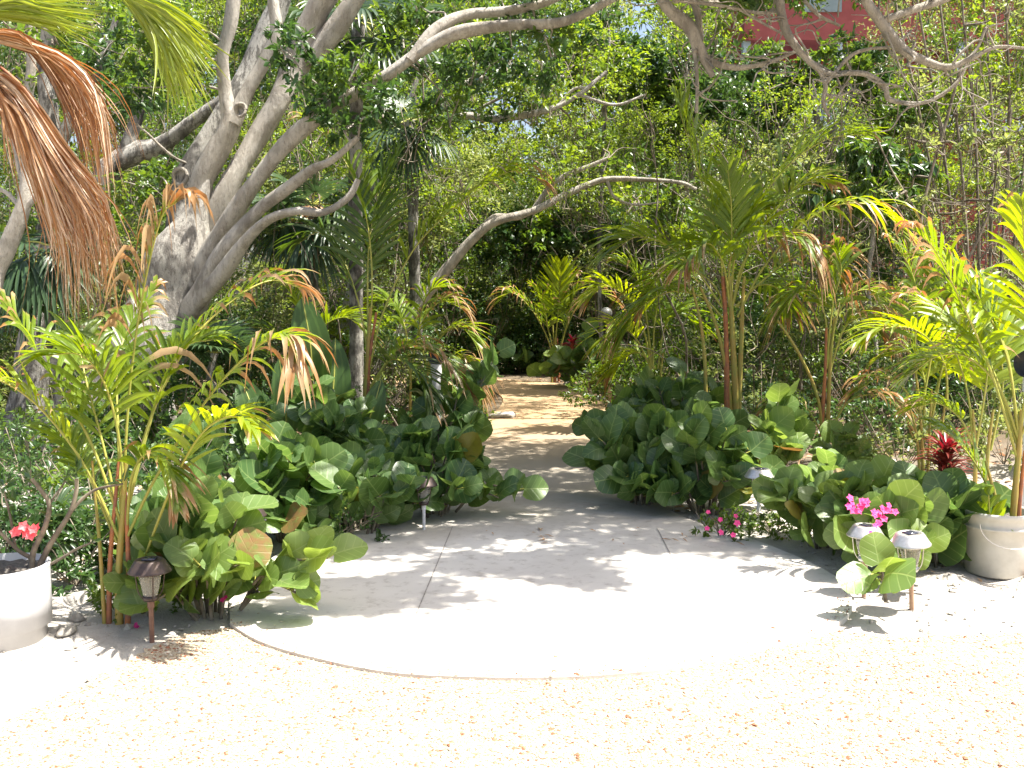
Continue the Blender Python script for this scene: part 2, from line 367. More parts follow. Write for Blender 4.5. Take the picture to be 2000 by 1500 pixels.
M['whitewall'] = simple('pale_blue_paint', (.60, .66, .76), (.52, .58, .68), 3, .7)
M['greypaint'] = simple('grey_window_shutter', (.40, .45, .45), (.34, .40, .40), 6, .6)
def glassmat():
    m, nt, o = newmat('ribbed_clear_lens'); p = princ(nt, o, (.88, .86, .76), .12)
    p.inputs['Transmission Weight'].default_value = .75; p.inputs['IOR'].default_value = 1.25; return m
M['glass'] = glassmat()

# ================================================================ SETTING
def sheet(name, poly, z, mat, kind='structure'):
    mb = MB(); v = np.array([(a, b, z) for a, b in poly]); mb.add(v, [list(range(len(poly)))], 0)
    o = mb.build(name, mat, smooth=False); return tag(o, kind=kind)

# ground with gentle mounds in the beds
xs = np.concatenate([np.linspace(-60, -8, 14)[:-1], np.linspace(-8, 8, 161), np.linspace(8, 60, 14)[1:]])
ys = np.concatenate([np.linspace(-20, 2, 10)[:-1], np.linspace(2, 24, 221), np.linspace(24, 90, 16)[1:]])
XX, YY = np.meshgrid(xs, ys, indexing='ij')
PATHC = [(0.17, 5.7), (0.16, 7.2), (0.14, 8.6), (0.20, 10.0), (0.36, 12.2), (0.66, 14.6), (0.62, 16.6), (0.10, 18.4), (-1.1, 19.4), (-3.2, 19.8), (-6, 19.6)]
pc = spline([(a, b, 0) for a, b in PATHC], 90)[:, :2]
def path_dist(x, y):
    d = np.full(np.shape(x), 1e9)
    for a, b in pc[::2]: d = np.minimum(d, np.hypot(x - a, y - b))
    return d
def ground_z(x, y):
    x = np.asarray(x, float); y = np.asarray(y, float)
    pd = np.minimum(path_dist(x, y) - .85, np.hypot(x - .17, y - 5.72) - 1.66)
    t = np.clip((pd - .10) / .9, 0, 1); t = t * t * (3 - 2 * t)
    inb = np.clip((y - 4.5) / 1.0, 0, 1)
    side = np.clip((np.abs(x) - 1.0) / 1.0, 0, 1)
    b = .05 * np.sin(x * 2.3 + 1) * np.sin(y * 1.9) + .02 * np.sin(x * 7.1 + y * 5.3) + .012 * np.sin(x * 15 - y * 11)
    return np.where(y < 60, t * inb * (.05 + b * 1.2) * (.4 + .6 * side), 0.0) - .004
ZZ = ground_z(XX, YY) + rng.normal(0, .003, XX.shape) * ((YY > 4.6) & (YY < 24)) * (np.abs(XX) > 1)
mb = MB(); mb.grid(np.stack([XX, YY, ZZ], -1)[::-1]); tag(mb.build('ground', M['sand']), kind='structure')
def GZ(px, py):
    g = G(px, py); g[2] = float(ground_z(g[0], g[1])); return g

# gravel sheet
edge = [(-60, 1500), (-60, 1440), (0, 1418), (60, 1385), (140, 1350), (200, 1318), (260, 1285), (330, 1250), (400, 1232), (470, 1226), (560, 1222), (1660, 1236), (1760, 1246), (1860, 1243), (2000, 1238), (2200, 1236)]
pl = []
ee = [G(*e)[:2] for e in edge]
for a, b in zip(ee[:-1], ee[1:]):
    for t in np.linspace(0, 1, 8, endpoint=False):
        q = a * (1 - t) + b * t; pl.append((q[0] + rng.normal(0, .012), q[1] + rng.normal(0, .012)))
pl += [(12, 4.9), (40, 4.9), (40, -15), (-40, -15), (-40, 2.5), (-8, 3.2)]
edge_poly = pl
sheet('gravel', pl, .006, M['gravel'])

# concrete path and round landing: one slab, with its edge standing proud of the gravel
def offset(c, w):
    T = nrm(np.gradient(c, axis=0)); Nn = np.stack([-T[:, 1], T[:, 0]], -1); return c + Nn * w[:, None], c - Nn * w[:, None]
w = np.interp(np.arange(90), [0, 14, 25, 60, 89], [.95, .88, .84, .83, .8])
L_, R_ = offset(pc, w)
# landing outline (circle) joined to path edges
ang0 = math.atan2(L_[9][1] - 5.72, L_[9][0] - .17); ang1 = math.atan2(R_[9][1] - 5.72, R_[9][0] - .17) + 2 * pi
ths = np.linspace(pi * .72, 2 * pi + pi * .28, 90)
circ = np.concatenate([spline([(-1.15, 6.75, 0), (-1.42, 6.1, 0), (-1.50, 5.3, 0), (-1.36, 4.70, 0)], 14)[:-1, :2],
    spline([(-1.36, 4.70, 0), (-1.16, 4.46, 0), (-.90, 4.265, 0), (-.53, 4.075, 0), (-.2, 4.02, 0), (.13, 4.01, 0), (.42, 4.045, 0), (.70, 4.13, 0), (1.15, 4.38, 0), (1.53, 4.66, 0), (1.76, 5.05, 0), (1.82, 5.6, 0), (1.62, 6.3, 0), (1.35, 6.8, 0)], 70)[:, :2]])
k0 = 16
outline = np.concatenate([L_[k0:][::-1], spline([(*L_[k0], 0), (L_[k0][0] - .15, 7.35, 0), (*circ[0], 0)], 8)[1:-1, :2], circ,
                          spline([(*circ[-1], 0), (R_[k0][0] + .15, 7.35, 0), (*R_[k0], 0)], 8)[1:-1, :2], R_[k0:]])
mb = MB(); n = len(outline); top = np.column_stack([outline, np.full(n, .021)]); lip = np.column_stack([outline * 1.0, np.full(n, .022)])
cen = outline.mean(0)
mb.add(top, [list(range(n))]); low = np.column_stack([outline, np.full(n, -.08)])
i = np.arange(n); j = np.roll(i, -1); mb.add(np.vstack([top, low]), np.stack([j, i, i + n, j + n], -1))
tag(mb.build('path', M['concrete'], smooth=False), kind='structure')
def strip(a, b, wd, z, mat, name):
    a = np.array(a[:2]); b = np.array(b[:2]); t = nrm(b - a); nn = np.array([-t[1], t[0]]) * wd / 2
    mb = MB(); mb.add([(*(a + nn), z), (*(a - nn), z), (*(b - nn), z), (*(b + nn), z)], [(0, 1, 2, 3)]); return tag(mb.build(name, mat, smooth=False), kind='structure')
strip(G(884, 1035), G(800, 1240), .007, .025, M['joint'], 'path_joint')
strip(G(1283, 1038), G(1325, 1120), .007, .025, M['joint'], 'path_joint')

# loose gravel chips (stuff)
def inpoly(x, y, poly):
    p = np.array(poly); c = np.zeros(len(x), bool); j = len(p) - 1
    for i in range(len(p)):
        cond = ((p[i, 1] > y) != (p[j, 1] > y)) & (x < (p[j, 0] - p[i, 0]) * (y - p[i, 1]) / (p[j, 1] - p[i, 1] + 1e-12) + p[i, 0]); c ^= cond; j = i
    return c
def chips(mb, x, y, z, s, mat=0):
    M_ = len(x); o = np.array([(1, 0, 0), (-1, 0, 0), (0, 1, 0), (0, -1, 0), (0, 0, 1), (0, 0, -1)], float)
    f = np.array([(0, 2, 4), (2, 1, 4), (1, 3, 4), (3, 0, 4), (2, 0, 5), (1, 2, 5), (3, 1, 5), (0, 3, 5)])
    sc = rng.uniform(.6, 1.3, (M_, 1, 3)) * s[:, None, None]; sc[:, :, 2] *= .6
    v = (o[None] + rng.normal(0, .18, (M_, 6, 3))) * sc; a = rng.uniform(0, 6.28, M_)
    c, sn = np.cos(a)[:, None], np.sin(a)[:, None]
    vx = v[..., 0] * c - v[..., 1] * sn; vy = v[..., 0] * sn + v[..., 1] * c
    v = np.stack([vx + x[:, None], vy + y[:, None], v[..., 2] + z[:, None]], -1)
    mb.add(v.reshape(-1, 3), (f[None] + np.arange(M_)[:, None, None] * 6).reshape(-1, 3), mat)
x = rng.uniform(-3.0, 3.2, 64000); y = rng.uniform(2.6, 5.1, 64000)
ok = inpoly(x, y, edge_poly) & (np.hypot((x - .17) / 1.0, y - 5.74) > 1.66); x, y = x[ok], y[ok]
mb = MB(); den = np.sin(x * 2.1 + 1.3 * np.sin(y * 3)) * np.sin(y * 4.3 + x * .8) + rng.normal(0, .5, len(x)) > -.8; x, y = x[den], y[den]
chips(mb, x, y, np.full(len(x), .008), .0025 + rng.gamma(2.0, .0014, len(x)).clip(0, .013))
tag(mb.build('gravel_chips', M['chip'], smooth=False), 'loose pale and orange gravel chips strewn over the foreground', 'gravel', kind='stuff')
x = rng.uniform(-3, 4, 3600); y = rng.uniform(4.2, 8.5, 3600); pdv = np.minimum(path_dist(x, y) - .9, np.hypot(x - .17, y - 5.74) - 1.7)
ok = (pdv > 0) & ~inpoly(x, y, edge_poly); x, y = x[ok], y[ok]
mb = MB(); chips(mb, x, y, ground_z(x, y) + .004, rng.exponential(.006, len(x)) + .003)
tag(mb.build('sand_crumbs', M['stone'], smooth=False), 'small limestone crumbs scattered on the white sand beds', 'sand crumbs', kind='stuff')
fr = circ[10:70]; q = rng.integers(0, len(fr) - 1, 900); tq = rng.random(900)[:, None]; pe = fr[q] * (1 - tq) + fr[q + 1] * tq; inn = nrm(np.array([.17, 5.7]) - pe); pe = pe + inn * (rng.exponential(.035, 900)[:, None] + .004)
mb = MB(); chips(mb, pe[:, 0], pe[:, 1], np.full(900, .024), .002 + rng.gamma(2.0, .0013, 900))
tag(mb.build('spilled_chips', M['chip'], smooth=False), 'gravel chips kicked up onto the rim of the concrete landing', 'gravel', kind='stuff')
# dead leaf litter
x = rng.uniform(-5, 6, 5200); y = rng.uniform(5.5, 20, 5200); ok = path_dist(x, y) > .95; ok &= np.hypot(x - .17, y - 5.74) > 1.75
x, y = x[ok], y[ok]; O = np.column_stack([x, y, ground_z(x, y) + .012]); D = nrm(np.column_stack([rng.normal(0, 1, (len(x), 2)), rng.normal(0, .15, len(x))]))
mb = MB(); leaves(mb, O, D, nrm(np.column_stack([rng.normal(0, .3, (len(x), 2)), np.ones(len(x))])), rng.uniform(.05, .11, len(x)), rng.uniform(.02, .05, len(x)))
tag(mb.build('leaf_litter', M['litter']), 'brown dead leaves lying under the shrubs and trees', 'leaf litter', kind='stuff')

# ================================================================ FOLIAGE GENERATORS
def rdir(n, up=0.0):
    v = nrm(rng.normal(0, 1, (n, 3))); v[:, 2] += up; return nrm(v)
def clump(mb, c, r, n, L, mat, flat=.75, up=.15, twigs=0, twigmat=1, Wr=.45, shell=.45, hang=0.0):
    """leafy spray: sub-sprays of leaves so that light and dark gaps show"""
    c = np.asarray(c, float); k = max(3, n // 14)
    sc = nrm(rng.normal(0, 1, (k, 3))) * (rng.uniform(shell, 1, (k, 1)) ** .6) * r; sc[:, 2] *= flat
    dirs = nrm(sc + rng.normal(0, .4 * r, (k, 3)) + np.array([0, 0, up * r]))
    idx = rng.integers(0, k, n); t = rng.uniform(-1, 1, n)
    O = c + sc[idx] + dirs[idx] * (t[:, None] * r * .28) + rng.normal(0, r * .045, (n, 3))
    D = nrm(dirs[idx] * .6 + rng.normal(0, .6, (n, 3)) + np.array([0, 0, -hang]))
    Nn = nrm(rng.normal(0, .55, (n, 3)) + np.array([0, 0, 1.0]))
    LL = L * rng.uniform(.6, 1.35, n)
    leaves(mb, O, D, Nn, LL, LL * Wr, mat)
    for q in range(twigs):
        s = sc[rng.integers(0, k)]
        mb.tube(spline([c - np.array([0, 0, r * .5]) + rng.normal(0, r * .15, 3), c + s * .5 + rng.normal(0, r * .12, 3), c + s * 1.1], 6), np.linspace(.010, .003, 6), 4, twigmat, cap=False)

def wander(a, b, n, amp):
    a = np.asarray(a, float); b = np.asarray(b, float); t = np.linspace(0, 1, n)[:, None]
    return spline(a + (b - a) * t + rng.normal(0, amp, (n, 3)) * np.sin(t * pi), n * 3)

# ---------- palm frond along a rachis
def frond(mb, pts, ll, npair=22, start=.32, dry=0.0, w=.030, droop=.35, mat=0, rmat=1, spread=.80, r0=.009, tipdry=.25, seed=None):
    C = spline(pts, 40); T = nrm(np.gradient(C, axis=0))
    Lr = np.linalg.norm(np.diff(C, axis=0), axis=1).sum()
    mb.tube(C, np.linspace(r0, .0022, 40), 6, rmat, cap=False)
    u = np.linspace(start, .995, npair); K = 7
    ctr = []; nrms = []; wid = []; dr = []
    base_side = None
    for side in (-1, 1):
        for a in u + rng.uniform(-.008, .008, npair):
            if rng.random() < .05: continue
            k = min(max(a, 0), 1) * 39; i = int(min(k, 38)); f = k - i
            p = C[i] * (1 - f) + C[i + 1] * f; t = T[min(i, 39)]
            S = np.cross(t, np.array([0, 0, 1.0])); S = nrm(S + 1e-6) if np.linalg.norm(S) > .15 else nrm(np.cross(t, [0.3, 1, .2])) if abs(t[2]) > .99 else nrm(S)
            up = np.cross(S, t)
            q = (a - start) / (1 - start)
            ang = (1.15 - .75 * q) * spread + rng.normal(0, .07)
            d = nrm(t * cos(ang) + side * S * sin(ang) * .93 + up * (.32 + rng.normal(0, .09)))
            Lf = ll * (.55 + .72 * sin(pi * min(1, (q * .80 + .18)))) * (1 - .28 * q) * rng.uniform(.86, 1.1)
            dd = dry + rng.normal(0, .12) + tipdry * q
            dv = np.linspace(0, 1, K); cur = np.clip(dd * 1.1, .0, 1.3)
            dp = droop * rng.uniform(.6, 1.4) + cur * .5
            line = p + d * (Lf * dv)[:, None] * (1 - .12 * dp * dv)[:, None] + np.array([0, 0, -1.0]) * (Lf * dp * dv ** 2.1)[:, None]
            if dd > .45: line = line + (t * Lf * .12 * np.sin(dv * 3)[:, None]) + rng.normal(0, .008, 3) * dv[:, None]
            ctr.append(line); nrms.append(nrm(up + rng.normal(0, .2, 3)))
            wp = np.array([.25, .75, 1, .95, .75, .42, .02]) * w * rng.uniform(.8, 1.15) * (1 - .45 * np.clip(dd - .3, 0, 1))
            wid.append(wp); dr.append(np.clip(dd * .9 - .38 + 1.05 * dv * np.clip(.35 + dd, 0, 1.4) , 0, 1))
    ribbons(mb, np.array(ctr), np.array(wid), np.array(nrms), mat, np.array(dr), fold=.16)

def PP(lst, d):      # list of (px,py[,dd]) -> points
    return [P(a[0], a[1], d + (a[2] if len(a) > 2 else 0)) for a in lst]

def areca(base_px, d, canes, fronds, label, ll=.3, w=.03, mats=('palm',), group=None, rscale=1.0, name='areca_palm', np_=23, base=None):
    b = P(base_px[0], base_px[1], d) if base is None else np.array(base); b[2] = float(ground_z(b[0], b[1]))
    root = thing(name, b, label, 'palm', group)
    for cn in canes:
        mb = MB(); pts = PP(cn[0], d); pts[0] = np.array([pts[0][0], pts[0][1], b[2] - .02]); C = spline(pts, 22)
        r = np.linspace(cn[1], cn[1] * .5, 22); h = np.arange(22); r = r * (1 + .10 * (h % 5 == 0))
        mb.tube(C, r * d / F, 10, 0, .03)
        mb.build('cane', [M[cn[2] if len(cn) > 2 else 'cane']], root)
    for k, fr in enumerate(fronds):
        pts = PP(fr[0], d); o = dict(dry=0.15, ll=ll, w=w * 1.0, droop=.35, mat='palm', start=.32); o.update(fr[1] if len(fr) > 1 else {})
        # give depth swing to each frond so that the plant is round
        sw = o.get('swing', rng.uniform(-.35, .35) * ll * 2.2)
        nP = len(pts)
        for i in range(nP): pts[i] = pts[i] + np.array([0, 1, 0]) * sw * (i / (nP - 1)) ** 1.3
        mb = MB(); frond(mb, pts, o['ll'] * (1.16 if d < 7 else 1.33), o.get('n', np_), o['start'], o['dry'] - .06, o['w'] * (.84 if d < 7 else .92), o['droop'] * .8, 0, 1, r0=o.get('r0', .0045 + .0007 * d), tipdry=o.get('tip', .25))
        mb.build('frond', [M[o['mat']], M['rachis']], root)
    return root

# ---------- sea grape
def seagrape(base_px, dpt, rad, h, n, label, leafR=.085, mat='grape', lean=(0, 0), dry=.06, group=None, extra=(), faces=.5):
    b = G(*base_px) if dpt is None else P(base_px[0], base_px[1], dpt); b[2] = float(ground_z(b[0], b[1]))
    root = thing('sea_grape_shrub', b, label, 'shrub', group)
    n = int(n * 1.45); leafR *= 1.13; st = MB(); lf = MB(); ns = max(6, n // 9); O = []; D = []; Nn = []; cnt = 0
    ends = []
    for s in range(ns):
        a = rng.uniform(0, 2 * pi); rr = rad * math.sqrt(rng.uniform(0.02, 1)); rr *= 1.08; hh = h * (1 - .80 * (rr / rad / 1.08) ** 2.2) * rng.uniform(.70, 1.05)
        e = b + np.array([rr * cos(a) + lean[0], rr * sin(a) * .9 + lean[1], hh]); ends.append((b + np.array([rr * cos(a) * .25, rr * sin(a) * .25, 0]), e))
    for ex in extra:
        p0 = P(*ex[0]); p1 = P(*ex[1]); ends.append((p0, p1))
    for (s0, e) in ends:
        mid = (s0 + e) / 2 + np.array([(s0 - e)[0] * .1, (s0 - e)[1] * .1, .10]); mid2 = s0 * .3 + e * .7 + np.array([0, 0, .07])
        C = spline([s0, mid, mid2, e], 16); st.tube(C, np.linspace(.010, .004, 16), 6, 0, .05, cap=False)
        nl = max(4, int(round(n / len(ends) * rng.uniform(.8, 1.2))))
        tt = np.linspace(.14, 1, nl); T = nrm(np.gradient(C, axis=0))
        for q, t in enumerate(tt):
            i = int(t * 15); p = C[i]; az = q * 2.4 + rng.uniform(-.5, .5)
            out = nrm(np.array([p[0] - b[0] - lean[0] * .5, p[1] - b[1], 0]) + 1e-6)
            o = nrm(np.array([cos(az), sin(az), .25 + rng.uniform(-.2, .6)]) * .8 + T[i] * .35 + out * .35)
            pe = p + o * rng.uniform(.02, .05)
            st.tube(np.array([p, pe]), np.array([.0035, .003]), 4, 1, cap=False)
            nv = nrm(out * rng.uniform(0, .9) + np.array([0, -faces, 0]) * rng.uniform(.2, 1.6) + np.array([0, 0, 1.0]) * rng.uniform(.15, 1.1) + rng.normal(0, .28, 3))
            O.append(pe); D.append(nrm(o + np.array([0, 0, rng.uniform(-.35, .5)]))); Nn.append(nv)
    O = np.array(O); R = leafR * rng.triangular(.42, 1.0, 1.25, len(O)); dv = np.where(rng.random(len(O)) < dry * .35, rng.uniform(.48, .7, len(O)), rng.uniform(0, .15, len(O)))
    discs(lf, O, np.array(D), np.array(Nn), R, 0, dv)
    st.build('stem', [M['twig'], M['rachis']], root); lf.build('foliage', [M[mat]], root)
    return root

# ---------- fan leaf
def fanleaf(mb, c, d, nrmv, L, nseg=34, span=2.6, droop=.35, mat=0, dry=0.0, w=.028, K=8):
    c = np.asarray(c, float); d = nrm(np.array(d, float)); nv = nrm(np.array(nrmv, float)); s = nrm(np.cross(d, nv)); nv = np.cross(s, d)
    a = np.linspace(-span, span, nseg) + rng.normal(0, .02, nseg); dv = np.linspace(0, 1, K)
    dirs = np.cos(a)[:, None] * d + np.sin(a)[:, None] * s + nv * .15
    LL = L * (1 - .18 * (np.abs(a) / span) ** 2) * rng.uniform(.9, 1.05, nseg)
    dp = droop * rng.uniform(.7, 1.3, nseg)
    C = c + dirs[:, None] * (LL[:, None] * dv[None] * (1 - .25 * dp[:, None] * dv))[..., None] + np.array([0, 0, -1.0]) * (LL[:, None] * dp[:, None] * dv[None] ** 2.2)[..., None]
    W = np.clip(np.sin(np.clip(dv * 1.35, 0, 1) * pi / 2), 0.05, 1)[None] * np.where(dv > .72, (1 - dv) / .28 * .95 + .05, 1)[None] * (w + 0 * LL[:, None])
    ribbons(mb, C, W, np.tile(nv, (nseg, 1)), mat, np.clip(dry + .25 * (dv ** 4)[None] + rng.normal(0, .06, (nseg, 1)), 0, 1), fold=.22)

def fanpalm(center, base, fans, label, r=.07, L=.55, group=None, skirt=0, trunk=True):
    base = np.array(base, float); base[2] = float(ground_z(base[0], base[1])); center = np.array(center)
    root = thing('fan_palm', base, label, 'palm', group)
    if trunk:
        mb = MB(); C = wander(base - [0, 0, .03], center, 6, .03); n = len(C)
        mb.tube(C, np.linspace(r * 1.1, r, n) * (1 + .06 * (np.arange(n) % 2)), 12, 0, .05); mb.build('trunk', [M['barkrough']], root)
    for (a, e, Ls, dr) in fans:      # azimuth, elevation, petiole length, dryness
        d = np.array([cos(a) * cos(e), sin(a) * cos(e), sin(e)]); mb = MB(); c = center + d * Ls + np.array([0, 0, -.12 * Ls])
        mb.tube(spline([center, center + d * Ls * .5, c], 8), np.linspace(.012, .007, 8), 6, 1, cap=False)
        nv = nrm(np.array([-d[0] * sin(e), -d[1] * sin(e), cos(e) + .3]) + rng.normal(0, .25, 3))
        fanleaf(mb, c, d, nv, L * rng.uniform(.85, 1.1), 34, 2.5, .30 if e > 0 else .55, 0, dr, w=L * .065)
        mb.build('fan_leaf', [M['fan'], M['rachis']], root)
    if skirt:
        mb = MB(); cs = []; ns_ = []
        for i in range(skirt):
            a = rng.uniform(0, 2 * pi); o = np.array([cos(a), sin(a), 0]); h = rng.uniform(.5, 1.0)
            cs.append(spline([center, center + o * .14 + [0, 0, -.05], center + o * rng.uniform(.15, .30) + [0, 0, -.35 * h], center + o * rng.uniform(.12, .4) + [0, 0, -.95 * h]], 8)); ns_.append(o)
        ribbons(mb, np.array(cs), np.array([.3, .8, 1, 1, .9, .7, .4, .05]) * .026, np.array(ns_), 0, rng.uniform(.3, 1, (skirt, 1)) * np.ones((1, 8)), .15)
        o = mb.build('dead_leaf_skirt', [M['drystrand']], root); o['label'] = 'skirt of dead orange-brown leaves'
    return root

# ================================================================ BIG TREE
TD = 10.0
def limb(mb, lst, sides=14, rough=.06, mat=0, n=None, d0=TD, rs=1.0):
    pts = [P(a[0], a[1], a[3] if len(a) > 3 else d0) for a in lst]
    r = [rs * a[2] * (a[3] if len(a) > 3 else d0) / F for a in lst]
    n = n or len(lst) * 7; C = spline(pts, n); R = np.interp(np.linspace(0, len(lst) - 1, n), range(len(lst)), r)
    mb.tube(C, R, sides, mat, rough); return C, R
tb = P(215, 880, TD); tb[2] = 0
bigtree = thing('spreading_tree', tb, 'huge spreading tree with many pale grey twisting limbs leaning over the path', 'tree')
NODES = []
mb = MB()
C, R = limb(mb, [(175, 905, 130), (222, 830, 98), (268, 720, 80), (312, 620, 70), (350, 530, 60), (376, 455, 40), (396, 380, 20), (412, 320, 5)], 24, .16, 0)
C, R = limb(mb, [(110, 900, 50, 10.3), (185, 800, 56, 10.2), (250, 700, 52, 10.1), (300, 600, 42, 10.1)], 14, .2, 1)
mb.build('trunk', [M['barkmid'], M['barkrough']], bigtree)
LIMBS = [
 ([(300, 610, 60, 10.2), (345, 480, 52, 10.3), (362, 380, 48, 10.4), (398, 300, 42, 10.5), (442, 225, 38, 10.6), (492, 130, 34, 10.7), (540, 20, 30, 10.8), (570, -60, 26, 10.8)], 'barkrough'),
 ([(365, 540, 44), (380, 440, 34), (388, 370, 31), (415, 310, 33), (445, 255, 34), (452, 225, 30)], 'bark'),
 ([(452, 240, 30), (440, 180, 20), (436, 110, 18), (452, 40, 20), (462, -60, 17)], 'bark'),
 ([(455, 240, 28), (482, 180, 20), (520, 115, 20), (540, 60, 17), (534, 0, 17), (540, -60, 15)], 'bark'),
 ([(372, 545, 48, 10.1), (408, 450, 38, 10.1), (450, 360, 34, 10.1), (500, 275, 34, 10.2), (545, 200, 34, 10.2), (578, 130, 38, 10.3), (600, 60, 40, 10.3), (640, -20, 42, 10.3), (690, -90, 30, 10.3)], 'bark'),
 ([(600, 120, 30, 10.3), (650, 60, 30, 10.3), (700, -10, 26, 10.3), (760, -80, 20, 10.3)], 'bark'),
 ([(330, 640, 46, 10.15), (380, 560, 46, 9.95), (430, 460, 34, 9.8), (490, 365, 26, 9.7), (560, 280, 24, 9.6), (640, 215, 23, 9.5), (700, 180, 21, 9.4), (760, 145, 20, 9.3), (830, 95, 19, 9.2), (900, 62, 19, 9.1), (1000, 48, 17, 9.0), (1100, 42, 15, 8.9), (1200, -5, 13, 8.8), (1290, -60, 11, 8.6)], 'bark'),
 ([(800, 118, 17, 9.2), (850, 60, 18, 9.25), (910, 30, 16, 9.3), (1000, 20, 14, 9.3), (1090, -5, 12, 9.3), (1190, -70, 10, 9.2)], 'bark'),
 ([(335, 670, 40, 10.1), (385, 590, 38, 9.8), (430, 500, 28, 9.6), (500, 415, 20, 9.5), (560, 368, 17, 9.4), (610, 330, 15, 9.3), (650, 312, 12, 9.2), (700, 268, 9, 9.1)], 'bark'),
 ([(318, 690, 36, 10.1), (368, 612, 34, 9.85), (430, 540, 24, 9.5), (480, 470, 18, 9.3), (525, 428, 16, 9.2), (580, 412, 13, 9.1), (632, 414, 12, 9.0), (680, 385, 11, 9.0), (700, 350, 8, 9.0)], 'bark'),
 ([(205, 330, 34, 12.5), (260, 300, 34, 12.5), (310, 285, 26, 12.5), (380, 235, 20, 12.5), (440, 190, 18, 12.5)], 'barkrough'),
 ([(240, 320, 24, 12.5), (255, 270, 20, 12.5), (275, 215, 16, 12.5), (292, 190, 12, 12.5)], 'barkrough'),
 ([(110, 560, 40, 12.6), (160, 440, 38, 12.5), (215, 330, 34, 12.5)], 'barkrough'),
]
for lst, mt in LIMBS:
    mb = MB(); C, R = limb(mb, lst, 14, .13, rs=.61 if len(lst) > 3 else .8); mb.build('limb', [M[mt]], bigtree); NODES += [(c, r) for c, r in zip(C, R)]
# continuing limbs high above the path (they come back into view at the top right)
HUB = np.array([1.9, 8.4, 5.1])
def wlimb(pts, r0, r1, mt='bark', name='limb', amp=.0, sides=10):
    mb = MB(); C = spline(pts, len(pts) * 6); mb.tube(C, np.linspace(r0, r1, len(C)), sides, 0, .08); mb.build(name, [M[mt]], bigtree)
    NODES.extend([(c, r) for c, r in zip(C, np.linspace(r0, r1, len(C)))]); return C
wlimb([P(1290, -60, 8.6), HUB, np.array([2.9, 8.1, 5.4]), np.array([3.9, 8.0, 5.3])], .055, .04)
PB = [
 ([(1262, -60, 9), (1300, 10, 13), (1345, 50, 14), (1365, 90, 12), (1385, 118, 9), (1440, 132, 7), (1500, 122, 5), (1560, 98, 4)], 8.2),
 ([(1362, 80, 9), (1372, 110, 9), (1392, 150, 7)], 8.2),
 ([(1345, 50, 7), (1358, 110, 5), (1362, 170, 4.5), (1360, 220, 4)], 8.2),
 ([(1340, -40, 8), (1362, 25, 8), (1370, 80, 6)], 8.3),
 ([(1515, -60, 8), (1525, 20, 8.5), (1538, 65, 9), (1570, 108, 8.5), (1612, 142, 7.5), (1660, 142, 6.5), (1695, 146, 6.5), (1728, 168, 6), (1738, 194, 6), (1790, 202, 4.5), (1830, 190, 4), (1870, 160, 3.5), (1888, 125, 3.5)], 7.8),
 ([(1600, 135, 6), (1612, 165, 5), (1608, 200, 4.5), (1618, 225, 3)], 7.8),
 ([(1615, 160, 5), (1660, 110, 5), (1700, 95, 4), (1745, 90, 3.5), (1780, 60, 3)], 7.8),
 ([(1655, -70, 12), (1690, 0, 12), (1722, 45, 12), (1762, 95, 11), (1805, 118, 9), (1850, 131, 7.5), (1895, 115, 6), (1945, 92, 4), (2010, 95, 3)], 7.6),
 ([(1722, 42, 8), (1775, 22, 9), (1850, -5, 9), (1930, -60, 8)], 7.6),
 ([(1870, 130, 4), (1905, 100, 3.5), (1925, 55, 3)], 7.6),
 ([(1320, 0, 4), (1400, 10, 4), (1480, 25, 4), (1530, 22, 3)], 8.0),
 ([(1440, 15, 3), (1490, 45, 3), (1545, 75, 2.5)], 8.0),
 ([(1570, 0, 4), (1600, 30, 4), (1640, 50, 3)], 8.3),
]
for lst, d in PB:
    mb = MB(); C, R = limb(mb, lst, 9, .14, 0, None, d, rs=.85);  
    for q in range(int(len(lst) * 1.2)):
        i = int(rng.integers(3, len(C) - 1)); e2 = C[i] + np.array([rng.normal(0, .30), rng.normal(0, .25), rng.normal(-.05, .18)]); C2 = wander(C[i], e2, 5, .05); mb.tube(C2, np.linspace(min(R[i] * .6, .011), .0025, len(C2)), 5, 0, .1, cap=False)
        if q % 2: e3 = C2[8] + rng.normal(0, .14, 3); mb.tube(wander(C2[8], e3, 4, .03), .003, 4, 0, cap=False)
    mb.build('branch', [M['barkpale']], bigtree); NODES += [(c, r) for c, r in zip(C, R)]
for (px, d) in ((1262, 8.2), (1340, 8.3), (1515, 7.8), (1655, 7.6), (1930, 7.6)):
    p = P(px, -60, d); wlimb([p, p * .6 + HUB * .4 + [0, 0, .3], HUB * .3 + p * .7 + [0, .2, .6], HUB if px < 1600 else np.array([2.9, 8.1, 5.4])], .035, .05)

